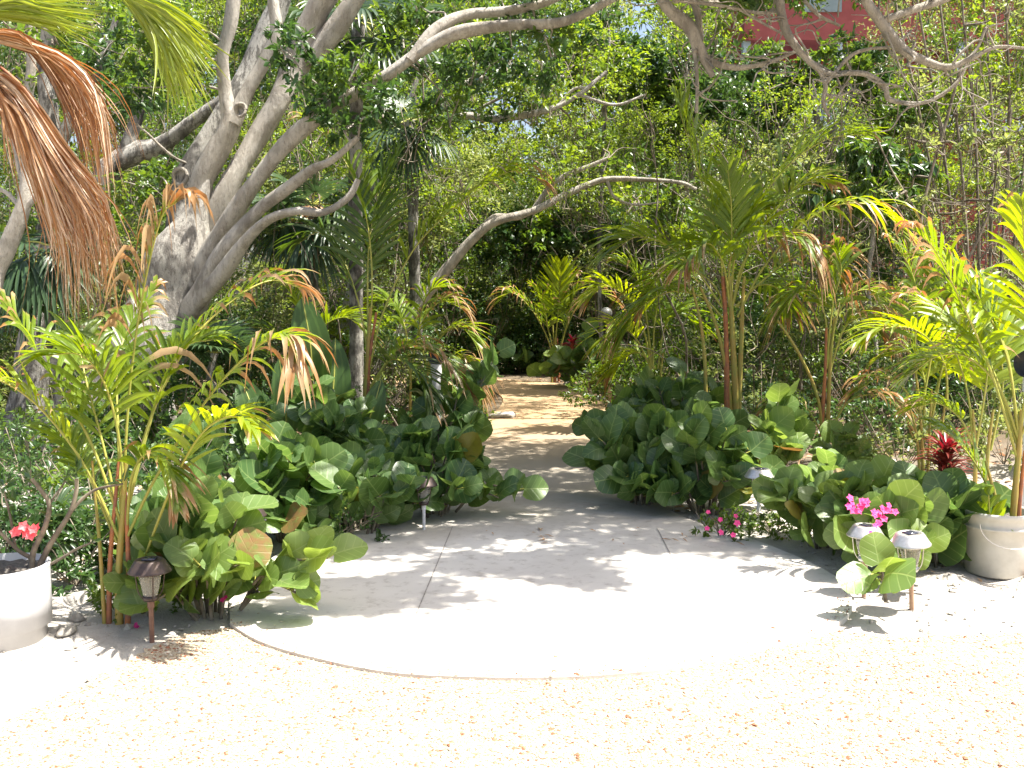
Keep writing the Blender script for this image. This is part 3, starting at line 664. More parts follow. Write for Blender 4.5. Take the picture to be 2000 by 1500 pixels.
# crown: leaf sprays in view + the crown above the frame whose shade dapples the path
mb = MB(); tw = MB()
NP = lambda: np.array([c for c, r in NODES])
def reach(c, r=.012):
    A = NP(); i = int(np.argmin(np.linalg.norm(A - c, axis=1) + np.maximum(0, (c[2] - .2 - A[:, 2])) * 0)); a = A[i]
    L = np.linalg.norm(a - c); C = wander(a, c, 4, .06 * L); tw.tube(C, np.linspace(min(.03, .008 + .008 * L), .004, len(C)), 6, 0, .05, cap=False)
def spray(px, py, d, rpx, n, L=.075, mt=0, flat=.65):
    c = P(px, py, d); clump(mb, c, rpx * d / F, n, L, mt, flat, twigs=2, twigmat=2); reach(c)
INVIEW = [(620, 170, 9.3, 70, 420), (690, 140, 9.2, 60, 320), (560, 90, 9.3, 55, 260), (740, 200, 9.0, 55, 260), (660, 240, 9.2, 60, 280), (790, 60, 9.8, 60, 260), (850, 160, 9.6, 70, 300), (930, 130, 9.6, 70, 280),
          (1000, 110, 9.6, 60, 240), (880, 210, 9.8, 70, 240), (1060, 130, 9.6, 60, 220), (250, 170, 9.5, 80, 420), (330, 120, 9.6, 80, 420), (190, 90, 9.8, 70, 300), (300, 40, 9.8, 80, 360), (280, 350, 11, 70, 300), (340, 60, 9.6, 50, 200), (170, 200, 9.8, 60, 240),
          (980, 0, 9.4, 70, 260), (1080, 80, 9.0, 50, 160), (820, 10, 9.6, 60, 240), (260, 430, 11, 70, 260), (150, 500, 11.5, 60, 200), (1420, 15, 8.2, 60, 150), (1450, -10, 8.3, 60, 160)]
for a in INVIEW: spray(a[0], a[1], a[2], a[3], a[4], .085, int(rng.random() < .45))
# overhead: aim at the ground spots that lie in shade
def over(px, py, r, n, h=4.9, L=.08):
    g = G(px, py); c = g + SUNV / SUNV[2] * h
    clump(mb, c, r * (1.25 if py < 1035 else 1.1), n, L, int(rng.random() < .5), .4, twigs=2, twigmat=2, shell=.1); reach(c)
SH = [(640, 1170, .36, 300), (720, 1160, .30, 260), (790, 1150, .26, 200), (860, 1178, .20, 120), (560, 1150, .3, 200), (680, 1190, .2, 100),
      (700, 1080, .30, 240), (800, 1060, .32, 260), (900, 1050, .32, 260), (900, 1110, .26, 200), (980, 1105, .30, 260), (1060, 1110, .28, 240), (1120, 1125, .24, 180), (1170, 1145, .16, 90),
      (1000, 1040, .34, 260), (1100, 1035, .34, 260), (1150, 1080, .25, 160), (1220, 1060, .30, 200), (1300, 1070, .26, 160), (1380, 1060, .25, 160), (1220, 1020, .34, 240), (1330, 1030, .3, 200), (1440, 1080, .22, 100),
      (900, 1000, .36, 260), (1010, 985, .36, 280), (1120, 990, .36, 260), (960, 950, .36, 260), (1060, 945, .36, 260), (1150, 940, .36, 240), (1000, 915, .4, 260), (1080, 905, .4, 260), (1150, 900, .4, 240),
      (980, 885, .42, 220), (1060, 880, .42, 220), (1130, 870, .40, 180), (960, 865, .40, 160), (1040, 842, .4, 110), (1120, 838, .4, 100),
      (620, 1010, .45, 260), (740, 1000, .45, 260), (840, 960, .45, 260), (700, 930, .5, 260), (560, 960, .45, 200), (1250, 930, .45, 260), (1340, 950, .4, 240), (1250, 860, .5, 240), (1380, 880, .45, 200),
      (520, 960, .5, 160), (660, 960, .5, 180), (780, 920, .5, 180), (600, 880, .5, 160), (700, 860, .5, 160), (860, 900, .45, 180), (1200, 960, .45, 180), (1290, 980, .45, 160), (1300, 890, .5, 180), (1220, 850, .5, 160), (1180, 900, .4, 160),
      (450, 1010, .35, 130), (190, 1235, .2, 40), (230, 1210, .22, 110)]
for s in SH: over(s[0], s[1], s[2], int(s[3] * (5.0 if s[1] < 1035 else 4.6)), rng.uniform(4.6, 5.6))
for (px, py) in ((1030, 800), (1090, 785), (1140, 815)):      # thin twiggy shade further on
    g = G(px, py); c = g + SUNV / SUNV[2] * rng.uniform(5.5, 6.5); clump(mb, c, .8, 110, .07, 0, .3, twigs=6, twigmat=2, shell=.1); reach(c)
mb.build('crown', [M['leafdark'], M['leafmid'], M['barkpale']], bigtree)
tw.build('twigs', [M['barkpale']], bigtree)
# the two knots
for (px, py, d, s) in ((352, 345, 10.1, .085), (470, 215, 9.75, .06)):
    mb = MB(); c = P(px, py, d); th = np.linspace(0, 2 * pi, 17)
    ring = np.array([c + np.array([cos(t) * s * .8, .02 * sin(t * 2), sin(t) * s * 1.0]) for t in th]); mb.tube(ring, .016, 8, 0, .3, cap=False)
    mb.lathe([(0, 0), (s * .6, .0), (s * .75, .02)], c + [0, .03, 0], 16, 1, axis=(0, -1, 0))
    mb.build('knot', [M['barkpale'], M['barkrough']], bigtree)

# ---------- other tree trunks drawn from the picture
def tree(label, cat, base_px, based, trunk_lists, crown, mats, leafs, name='tree', d=None, L=.09, Wr=.45, group=None, hang=0.0, amp=True):
    b = P(base_px[0], base_px[1], based); b[2] = 0
    root = thing(name, b, label, cat, group)
    mb = MB(); nodes = []
    for k, (lst, dd) in enumerate(trunk_lists):
        C, R = limb(mb, lst, 10, .14, 0, None, dd, rs=.8); nodes += list(C)
    mb.build('trunk', [M[mats]], root)
    mb = MB(); A = np.array(nodes)
    for (px, py, dd, rp, n) in crown:
        c = P(px, py, dd); r = rp * dd / F; clump(mb, c, r, n, L * rng.uniform(.85, 1.15), int(rng.integers(0, len(leafs))), .8, twigs=3, twigmat=len(leafs), Wr=Wr, hang=hang)
        i = int(np.argmin(np.linalg.norm(A - c, axis=1))); C = wander(A[i], c, 4, .05); mb.tube(C, np.linspace(.018, .005, len(C)), 5, len(leafs), cap=False)
    if crown: mb.build('crown', [M[x] for x in leafs] + [M['twig']], root)
    return root

tree('slim grey tree forking low behind the hanging dead palm leaves', 'tree', (-40, 640), 8.5,
     [([(-50, 800, 30), (-20, 560, 26), (10, 490, 20), (38, 425, 17), (50, 380, 16), (52, 300, 15), (48, 230, 13), (62, 120, 11), (50, -60, 9)], 8.5),
      ([(44, 410, 10), (68, 385, 8), (88, 355, 7)], 8.5), ([(42, 350, 6), (30, 300, 6), (20, 250, 5)], 8.5), ([(40, 405, 6), (10, 375, 5), (-30, 360, 4)], 8.5)],
     [(30, 150, 8.6, 60, 160), (100, 60, 8.6, 60, 180), (-30, 60, 8.8, 70, 200), (20, 20, 8.6, 60, 200)], 'bark', ['leafdark', 'leafmid'])
tree('stout lichen-grey tree trunk at far left behind the dead palm leaves', 'tree', (60, 850), 10.5,
     [([(40, 900, 55), (60, 760, 42), (75, 620, 38), (90, 500, 34), (102, 400, 30), (105, 320, 26), (98, 230, 22), (90, 120, 20), (110, -60, 16)], 10.5),
      ([(104, 310, 14), (140, 230, 12), (190, 140, 10), (230, 30, 8)], 10.5)],
     [(60, 420, 10.3, 60, 200), (130, 330, 10.8, 60, 160), (30, 600, 10.0, 50, 170), (80, 560, 9.9, 40, 130), (180, 40, 10.6, 80, 260), (100, -10, 10.6, 80, 260)], 'barkrough', ['leafdark', 'leafmid'])
tree('leaning grey branchy tree reaching over the middle of the thicket', 'tree', (760, 680), 13,
     [([(735, 740, 18), (790, 640, 15), (842, 565, 13), (880, 515, 12), (925, 465, 12), (965, 434, 11), (1040, 412, 9), (1090, 388, 8), (1150, 360, 7), (1200, 349, 6.5), (1320, 355, 5), (1360, 370, 4)], 13),
      ([(930, 462, 9), (965, 425, 8), (1010, 425, 7), (1040, 412, 6)], 13), ([(1040, 412, 7), (1070, 370, 7), (1100, 345, 6), (1150, 325, 5), (1185, 310, 4)], 13.1),
      ([(1185, 352, 4), (1200, 385, 3), (1240, 400, 3), (1290, 395, 2.5)], 13)],
     [(1120, 330, 13, 50, 130), (1060, 370, 13.2, 50, 120), (1330, 390, 13, 60, 200), (1240, 380, 13.3, 60, 150), (1180, 290, 13.3, 60, 180)], 'barkpale', ['leafmid', 'leafyel'], L=.08)
tree('low forked grey tree with long level branches above the middle of the thicket', 'tree', (700, 640), 14,
     [([(650, 760, 20), (690, 560, 16), (715, 400, 14), (760, 330, 12), (810, 275, 11), (850, 245, 10), (905, 226, 9), (960, 232, 8.5), (1020, 226, 8), (1080, 212, 7), (1130, 185, 6), (1185, 140, 4)], 14),
      ([(810, 275, 8), (860, 210, 8), (905, 165, 7), (960, 150, 6), (1050, 152, 5), (1110, 150, 4)], 14), ([(760, 330, 8), (800, 200, 7), (830, 120, 6), (870, 60, 5)], 14),
      ([(930, 215, 4), (980, 190, 4), (1030, 175, 3)], 14), ([(1090, 208, 4), (1120, 175, 3.5), (1150, 172, 3)], 14), ([(1130, 185, 4), (1200, 205, 3.5), (1260, 185, 3)], 14)],
     [(900, 180, 14, 70, 260), (980, 120, 14, 70, 260), (1060, 170, 14, 60, 200), (1000, 190, 14.2, 60, 180), (840, 120, 14.1, 70, 240), (880, 60, 14.2, 70, 260), (1120, 130, 14.1, 60, 200), (950, 250, 14.1, 50, 110), (1110, 260, 14.1, 60, 220)], 'bark', ['leafdark', 'leafmid', 'leafyel'])
DK = ['leafdark', 'leafdark', 'leafmid']
def blobcrown(cx, cy, w, h, d, n, r=55, dens=200):
    out = []
    for i in range(n):
        a = rng.uniform(0, 2 * pi); q = math.sqrt(rng.uniform(0, 1)); out.append((cx + w * q * cos(a), cy + h * q * sin(a), d + rng.uniform(-.8, .8), r * rng.uniform(.7, 1.2), int(dens * rng.uniform(.7, 1.2))))
    return out
tree('dense dark green tree just left of the sky gap at the top', 'tree', (1180, 660), 17, [([(1180, 780, 6), (1170, 500, 5), (1180, 250, 5), (1190, 60, 4)], 17)], blobcrown(1175, 110, 75, 90, 17, 20, 42, 260), 'barkrough', DK, L=.11)
tree('dark rounded tree just right of the sky gap, in front of the red house', 'tree', (1330, 660), 17, [([(1400, 780, 7), (1375, 500, 6), (1345, 300, 6), (1340, 120, 4)], 17)], blobcrown(1345, 170, 85, 95, 17, 22, 42, 260), 'barkrough', DK, L=.11)
tree('dark broad leafy tree below the red wall of the house', 'tree', (1560, 640), 15.5, [([(1570, 800, 12), (1560, 500, 10), (1600, 300, 8), (1580, 150, 5)], 15.5), ([(1600, 300, 7), (1660, 200, 6), (1690, 110, 4)], 15.5)],
     blobcrown(1500, 165, 90, 70, 15.5, 14, 38, 190) + blobcrown(1650, 130, 90, 45, 15.5, 12, 36, 180) + blobcrown(1740, 200, 60, 60, 15.5, 8, 38, 180), 'barkrough', DK, L=.11)
tree('bushy tree with hanging bright pointed leaves behind the tallest palm', 'tree', (1700, 640), 12.5, [([(1700, 850, 6), (1712, 700, 5), (1696, 560, 5), (1706, 430, 4.5), (1690, 320, 4)], 12.5)],
     blobcrown(1690, 360, 110, 60, 12.5, 16, 42, 150) + blobcrown(1720, 300, 60, 30, 12.5, 6, 36, 130), 'bark', ['leafmid', 'leafdark'], L=.15, Wr=.32, hang=1.0)
tree('small leafy tree with glossy dark leaves in the centre of the thicket', 'tree', (1230, 640), 21.6, [([(1230, 740, 9), (1210, 640, 8), (1150, 540, 7), (1110, 480, 5), (1090, 440, 4)], 21.6)], blobcrown(1090, 470, 140, 70, 21.6, 22, 40, 200), 'twig', ['leafmid', 'leafdark'], L=.15, Wr=.55)
tree('slender many-stemmed sapling with sparse leaves at the right edge', 'tree', (1900, 640), 13,
     [([(1905 + k * 9, 850, 4), (1890 + k * 22, 500, 3.5), (1870 + k * 34, 250, 3), (1840 + k * 42, 40, 2.5), (1830 + k * 45, -60, 2)], 13 + k * .1) for k in range(-2, 5)],
     blobcrown(1880, 260, 120, 160, 13, 14, 45, 70) + blobcrown(1960, 70, 90, 70, 13, 9, 45, 120), 'twig', ['leafolive', 'leafyel'], L=.08)
tree('spindly grey sapling with thin crossing branches in front of the right thicket', 'tree', (1780, 640), 11.5,
     [([(1775, 860, 5), (1790, 640, 4.5), (1800, 420, 4), (1850, 230, 3.5), (1880, 120, 3)], 11.5), ([(1790, 640, 4), (1860, 560, 3), (1930, 420, 2.5), (1950, 300, 2)], 11.5), ([(1800, 430, 3), (1740, 330, 2.5), (1700, 240, 2)], 11.5)],
     blobcrown(1850, 330, 110, 140, 11.5, 10, 40, 60), 'twig', ['leafolive', 'leafyel'], L=.07)

# ================================================================ THICKET (one uncountable mass)
def skyline(px):
    y = -150.0
    if 1195 < px < 1310: y = 150
    if 1395 <= px < 1720: y = 120
    return y
TM = ['leafmid', 'leafyel', 'leafolive', 'leafdark']
mb = MB(); cnt = 0
tmpl = []
for k in range(10):
    t = MB(); r = 1.0; clump(t, (0, 0, 0), 1.0, 640, .095 if k % 3 else .14, 0, .85, .2, Wr=.42 if k % 2 else .6, shell=.2)
    for q in range(8):
        a = rdir(1)[0] * rng.uniform(.5, 1.25); a[2] = abs(a[2]) * 1.2 * (1 if rng.random() < .8 else -1)
        t.tube(wander((rng.normal(0, .2), rng.normal(0, .2), -.9), a, 4, .13), np.linspace(.014, .005, 12), 4, 4, cap=False)
    V = np.concatenate(t.V); LC = np.concatenate(t.LC); tmpl.append((V, t.Fs, t.M, LC))
def put(c, r, mt, k=None, sq=1.0):
    V, Fs, Ms, LC = tmpl[rng.integers(0, 10) if k is None else k]; a = rng.uniform(0, 6.28)
    R = np.array([[cos(a), -sin(a), 0], [sin(a), cos(a), 0], [0, 0, 1]]); v = (V @ R.T) * np.array([r, r, r * sq]) + np.array(c)
    mb.V.append(v); mb.LC.append(LC)
    for f, m in zip(Fs, Ms): mb.Fs.append(f + mb.n); mb.M.append(np.where(m == 0, mt, m).astype(np.int32))
    mb.n += len(V)
for layer, (d0, d1, N, rr) in enumerate(((12.5, 15, 150, .50), (15, 18.5, 230, .60), (20.6, 24, 320, .75), (24, 29, 340, .95))):
    for q in range(N):
        d = rng.uniform(d0, d1); px = rng.uniform(-150, 2150); x = (px - 1000) / F * d
        top = (588 - skyline(px)) * d / F + CAMH - .4
        z = rng.uniform(.2, max(.6, top)) if layer > 0 else min(rng.uniform(.2, max(.6, top)), rng.uniform(.3, 5.5))
        if path_dist(np.array(x), np.array(d)) < (1.6 if z < 2.8 else .2): continue
        if d < 19.5 and 880 < px < 1230 and z < 2.6 and d > 12: continue
        py = 588 - (z - CAMH) * F / d
        p = [.38, .28, .22, .12]
        if px > 1650: p = [.22, .25, .43, .10]
        elif 850 < px < 1350 and 150 < py < 450: p = [.34, .46, .16, .04]
        elif py < 150: p = [.42, .16, .12, .30]
        put((x, d, z), rr * rng.uniform(.65, 1.25), int(rng.choice(4, p=p)), None, rng.uniform(.7, 1.2))
# dense base behind the palms at eye level
for q in range(200):
    d = rng.uniform(11, 16); px = rng.uniform(-100, 2100); x = (px - 1000) / F * d
    if 820 < px < 1290: continue
    put((x, d, rng.uniform(.1, 1.4)), rng.uniform(.35, .6), int(rng.choice([0, 3, 3, 2])), None, .9)
for q in range(110):
    d = rng.uniform(20.8, 23.5); px = rng.uniform(780, 1320); put(((px - 1000) / F * d, d, rng.uniform(.1, 3.8)), rng.uniform(.5, .8), int(rng.choice([0, 3, 3])))
# bare grey stems and twigs through it
for q in range(260):
    d = rng.uniform(11.5, 21); px = rng.uniform(-50, 2050) if q % 3 else rng.uniform(1350, 2050); x = (px - 1000) / F * d
    if path_dist(np.array(x), np.array(d)) < 1.3 or (860 < px < 1240 and d < 19.5): continue
    top = min((588 - skyline(px)) * d / F + CAMH, rng.uniform(1.6, 6)); lean = rng.normal(0, .9)
    b = np.array([x, d, 0]); e = b + np.array([lean, rng.normal(0, .4), top]); C = wander(b, e, 7, .16)
    r = rng.uniform(.006, .020); mb.tube(C, np.linspace(r, r * .3, len(C)), 5, 4, cap=False)
    for s in range(3):
        i = rng.integers(6, len(C) - 3); e2 = C[i] + np.array([rng.normal(0, .6), rng.normal(0, .4), rng.uniform(-.1, .8)]); C2 = wander(C[i], e2, 5, .08)
        mb.tube(C2, np.linspace(r * .55, .003, len(C2)), 4, 4, cap=False)
tag(mb.build('thicket', [M[x] for x in TM] + [M['twig']]), 'tangled sunlit scrub thicket of small leaves and grey twigs behind the garden', 'thicket', kind='stuff')

# far back: wooded skyline, darker mass
mb = MB()
for q in range(460):
    d = rng.uniform(31, 44); px = rng.uniform(-300, 2300); x = (px - 1000) / F * d; top = (588 - (60 if 1200 < px < 1300 else -200)) * d / F
    if 1380 < px < 2200 and d < 41: continue
    put((x, d, rng.uniform(.5, max(1, top))), rng.uniform(1.3, 2.0), int(rng.choice([0, 1, 0, 2])))
tag(mb.build('far_woods', [M[x] for x in TM] + [M['twig']]), 'distant green treetops closing the view behind the thicket', 'woods', kind='stuff')

# ================================================================ RED HOUSE
hd = 33.0
hb = P(1750, 588, hd); hb[2] = 0
house = thing('red_house', hb, 'coral red house with white balcony railing half hidden by trees at top right', 'house')
X0 = P(1455, 0, hd)[0]; X1 = P(2150, 0, hd)[0]; zt = lambda py: float(P(1500, py, hd)[2])
mb = MB(); mb.box((X0, hd, zt(78)), (X1, hd + 6, zt(-75))); mb.box((X0 - 1.2, hd + 1.8, 0), (X1, hd + 6, zt(81)))
mb.build('wall', [M['redwall']], house, False)
mb = MB(); mb.box((X0 - .5, hd - .5, zt(-75) + .003), (X1 + .5, hd + 6.5, zt(-75) + .25)); mb.build('roof', [M['greypaint']], house, False)
a = P(1568, 24, hd); b_ = P(1645, -60, hd); mb = MB(); mb.box((a[0], hd - .06, a[2]), (b_[0], hd - .003, b_[2])); w_ = mb.build('window', [M['greypaint']], house, False)
mb = MB()
for k in range(6):
    z = a[2] + .12 + k * .22; mb.box((a[0] + .06, hd - .09, z), (b_[0] - .06, hd - .061, z + .14))
mb.build('shutter_slat', [M['whitewall']], w_, False)
mb = MB(); mb.box((X0 - 1.2, hd - .6, zt(262)), (X1, hd + 1.79, zt(248))); mb.build('balcony_floor', [M['whitewall']], house, False)
mb = MB(); mb.box((X0 - 1.2, hd - .55, zt(178) - .05), (X1, hd - .45, zt(178)))
x = X0 - 1.1
while x < X1 - .1: mb.box((x, hd - .53, zt(248) + .003), (x + .07, hd - .47, zt(178) - .053)); x += .2
mb.build('railing', [M['whitewall']], house, False)
for px in (1460, 1640, 1880): mb = MB(); p = P(px, 100, hd); mb.box((p[0] - .12, hd + .1, zt(248)), (p[0] + .12, hd + .35, zt(78) - .003)); mb.build('column', [M['whitewall']], house, False)
mb = MB(); mb.box((X0 - .4, hd + 1.74, zt(240)), (X0 + 3.2, hd + 1.797, zt(110))); mb.build('balcony_door', [M['whitewall']], house, False)

# ================================================================ PALMS
Fr = lambda pts, **k: (pts, k)
areca((235, 1250), 4.75, [
    ([(234, 1255), (232, 1120), (240, 1000), (246, 900)], 8.5), ([(250, 1262), (252, 1150), (248, 1030), (244, 950)], 6, 'caneorange'),
    ([(212, 1205), (215, 1100), (225, 980), (232, 900)], 5.5, 'caneorange'), ([(204, 1198), (196, 1080), (186, 970), (180, 900)], 4.5)],
    [Fr([(243, 1010), (246, 860), (262, 680), (290, 520), (318, 420), (345, 395)], dry=.70, ll=.40, w=.052, start=.32, swing=.0, tip=.35, droop=.45),
     Fr([(236, 1020), (175, 860), (100, 730), (40, 640), (-10, 575)], dry=.18, swing=.0, tip=.5),
     Fr([(232, 1050), (170, 900), (100, 790), (40, 735), (-30, 715)], dry=.3, swing=-.3, mat='palmbright'),
     Fr([(248, 1050), (310, 930), (400, 800), (470, 720), (540, 665), (595, 655), (612, 690)], dry=.30, swing=-.42, tip=.5, droop=.7, ll=.27),
     Fr([(272, 1120), (330, 980), (385, 880), (440, 820), (500, 795), (550, 812)], dry=.12, swing=-.5, mat='palmbright', ll=.24),
     Fr([(246, 1000), (285, 820), (345, 680), (420, 590), (490, 545), (545, 560)], dry=.25, swing=.5, tip=.6),
     Fr([(240, 1060), (200, 900), (150, 760), (120, 690), (95, 650)], dry=.1, swing=.3),
     Fr([(248, 1000), (275, 860), (300, 740), (330, 680), (365, 670)], dry=.05, swing=.4),
     Fr([(228, 1060), (180, 960), (140, 900), (90, 860), (50, 850)], dry=.0, swing=.2, ll=.2),
     Fr([(245, 980), (235, 840), (215, 740), (180, 690), (130, 690)], dry=.05, swing=-.2),
     Fr([(236, 1000), (215, 850), (190, 720), (190, 640), (215, 560)], dry=.3, swing=.6),
     Fr([(248, 1030), (262, 930), (300, 880), (345, 900), (370, 960)], dry=.3, swing=-.2, ll=.18)],
    'leafy clump palm with yellow canes and orange scorched tips beside the white round pot', ll=.30, w=.036)
areca((716, 880), 9.6, [
    ([(714, 880), (712, 800), (718, 700), (724, 600)], 6), ([(722, 880), (718, 790), (722, 700), (735, 610)], 5, 'caneorange'), ([(740, 940), (735, 850), (745, 780)], 4)],
    [Fr([(722, 720), (745, 620), (800, 500), (860, 430), (930, 375), (995, 335), (1035, 345)], dry=.05, swing=.0, ll=.50, w=.055, tip=.55, droop=.5),
     Fr([(718, 700), (726, 560), (715, 430), (680, 330), (630, 260), (598, 235)], dry=.1, swing=.2, ll=.5, w=.05, tip=.4),
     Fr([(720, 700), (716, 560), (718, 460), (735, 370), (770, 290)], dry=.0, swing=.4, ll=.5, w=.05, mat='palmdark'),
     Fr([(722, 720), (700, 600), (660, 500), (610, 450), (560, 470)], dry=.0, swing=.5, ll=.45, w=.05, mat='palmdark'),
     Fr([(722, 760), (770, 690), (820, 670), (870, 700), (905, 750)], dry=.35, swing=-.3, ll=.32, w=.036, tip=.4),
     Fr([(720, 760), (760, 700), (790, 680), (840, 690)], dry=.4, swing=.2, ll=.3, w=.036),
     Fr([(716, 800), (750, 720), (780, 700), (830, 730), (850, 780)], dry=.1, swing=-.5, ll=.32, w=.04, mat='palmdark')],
    'tall slender palm with broad hanging leaflets arching over the left side of the path', ll=.5)
areca((1086, 742), 19.3, [([(1084, 745), (1084, 700), (1085, 660)], 3, 'caneorange'), ([(1092, 745), (1091, 700), (1088, 660)], 3, 'caneorange'), ([(1078, 742), (1080, 700), (1082, 665)], 3)],
    [Fr([(1085, 700), (1086, 650), (1090, 600), (1092, 555), (1094, 522)], dry=-.1, ll=.46, w=.06, mat='palmbright', swing=-.5, start=.4, droop=.15, tip=.1),
     Fr([(1083, 700), (1065, 650), (1035, 600), (1000, 572), (972, 590)], dry=.4, ll=.45, w=.055), Fr([(1090, 700), (1105, 645), (1130, 595), (1165, 570), (1205, 592)], dry=.5, ll=.45, w=.055),
     Fr([(1086, 700), (1070, 640), (1060, 590), (1040, 560)], dry=.2, ll=.45, w=.055), Fr([(1088, 700), (1105, 640), (1120, 580), (1145, 550)], dry=.3, ll=.45, w=.055),
     Fr([(1086, 700), (1078, 610), (1085, 560), (1120, 535)], dry=.5, ll=.4, w=.05)],
    'bright yellow-green backlit palm standing at the far bend of the path', name='areca_palm')
areca((1432, 905), 9.6, [
    ([(1440, 905), (1438, 800), (1432, 680), (1425, 540)], 8.5), ([(1421, 900), (1420, 780), (1418, 640), (1412, 540)], 7, 'caneorange'), ([(1378, 870), (1378, 740), (1370, 640), (1352, 560)], 4.5), ([(1428, 890), (1424, 760), (1400, 640), (1368, 560)], 5), ([(1440, 880), (1446, 720), (1450, 600), (1454, 540)], 5.5)],
    [Fr([(1415, 620), (1408, 500), (1385, 400), (1358, 300), (1338, 230), (1328, 190)], ll=.5, w=.05, dry=.0, swing=.2, start=.3),
     Fr([(1425, 600), (1440, 480), (1480, 400), (1545, 320), (1620, 270), (1700, 258)], ll=.5, w=.05, dry=.0, swing=.1),
     Fr([(1440, 620), (1485, 530), (1550, 450), (1620, 405), (1690, 405), (1735, 445), (1748, 480)], ll=.45, w=.045, dry=.3, swing=-.3, mat='palmbright', tip=.45, droop=.6),
     Fr([(1410, 600), (1360, 530), (1300, 480), (1240, 465), (1190, 495)], ll=.48, w=.05, dry=.05, swing=-.2),
     Fr([(1420, 580), (1425, 480), (1420, 400), (1408, 340)], ll=.45, w=.045, dry=-.05, swing=-.3, start=.2),
     Fr([(1435, 600), (1500, 540), (1560, 500), (1620, 500), (1655, 545)], ll=.42, w=.045, dry=.35, swing=.2, tip=.4),
     Fr([(1412, 620), (1370, 580), (1310, 570), (1255, 600), (1225, 650)], ll=.42, w=.045, dry=.15, swing=.1, droop=.5),
     Fr([(1430, 600), (1470, 480), (1530, 400), (1590, 350), (1650, 345)], ll=.45, w=.05, dry=.1, swing=.5, mat='palmbright', tip=.4),
     Fr([(1420, 620), (1400, 560), (1350, 520), (1300, 540), (1270, 590)], ll=.42, w=.045, dry=.3, swing=.5),
     Fr([(1430, 600), (1445, 520), (1480, 470), (1530, 470), (1560, 510)], ll=.4, w=.05, dry=.4, swing=-.5, droop=.8),
     Fr([(1425, 600), (1410, 520), (1380, 480), (1350, 490), (1320, 520)], ll=.4, w=.045, dry=.25, swing=-.5),
     Fr([(1428, 580), (1440, 470), (1460, 420), (1500, 400)], ll=.42, w=.055, dry=.0, swing=.3),
     Fr([(1440, 600), (1480, 560), (1530, 560), (1570, 600)], ll=.38, w=.04, dry=.2, swing=.5, droop=.6)],
    'tallest clump palm right of the path, broad fronds with brown curled tips', ll=.5)
areca((1612, 885), 9.2, [([(1616, 880), (1618, 800), (1622, 700), (1630, 620)], 5), ([(1604, 885), (1606, 820), (1612, 720), (1614, 640)], 4.5, 'caneorange'), ([(1610, 880), (1600, 790), (1560, 690), (1500, 600)], 4)],
    [Fr([(1622, 720), (1630, 630), (1660, 575), (1700, 570), (1722, 615)], dry=.55, ll=.34, w=.04, droop=.7), Fr([(1620, 720), (1612, 620), (1590, 570), (1555, 575), (1530, 610)], dry=.25, ll=.34, w=.04, droop=.7),
     Fr([(1614, 720), (1625, 600), (1640, 530), (1630, 480)], dry=.3, ll=.34, w=.04), Fr([(1612, 860), (1650, 790), (1690, 770), (1730, 780), (1760, 830)], dry=.5, ll=.28, w=.035, mat='palmdark'),
     Fr([(1612, 860), (1580, 800), (1550, 780), (1510, 800)], dry=.3, ll=.28, w=.03, mat='palmdark'), Fr([(1622, 720), (1650, 640), (1690, 620), (1720, 650)], dry=.45, ll=.3, w=.04)],
    'thin young palm with drooping brown leaflets between the tallest palm and the red plant', ll=.34)
areca((1800, 925), 8.4, [([(1805, 925), (1800, 850), (1795, 780), (1785, 700)], 3.5), ([(1798, 930), (1790, 850), (1770, 770)], 3.2), ([(1812, 925), (1815, 850), (1820, 760)], 3.2), ([(1835, 935), (1838, 850), (1850, 760)], 3.5)],
    [Fr([(1850, 800), (1842, 720), (1810, 670), (1760, 640), (1700, 640), (1650, 665)], dry=.05, ll=.34, w=.042, mat='palmbright', swing=-.4, tip=.3), Fr([(1795, 800), (1790, 690), (1800, 590), (1790, 520), (1760, 470)], dry=.2, ll=.36, w=.04),
     Fr([(1800, 800), (1830, 660), (1850, 580), (1840, 500)], dry=.2, ll=.36, w=.04), Fr([(1800, 820), (1770, 760), (1730, 740), (1690, 770)], dry=.4, ll=.28, w=.03), Fr([(1815, 820), (1840, 740), (1870, 700), (1900, 720)], dry=.1, ll=.3, w=.04, mat='palmbright'),
     Fr([(1805, 820), (1810, 740), (1790, 690), (1750, 700)], dry=.1, ll=.28, w=.035, mat='palmbright'), Fr([(1820, 820), (1850, 700), (1880, 640), (1890, 570)], dry=.15, ll=.34, w=.04, mat='palmbright')],
    'sunlit yellow-green palm behind the red spiky plant', ll=.34)
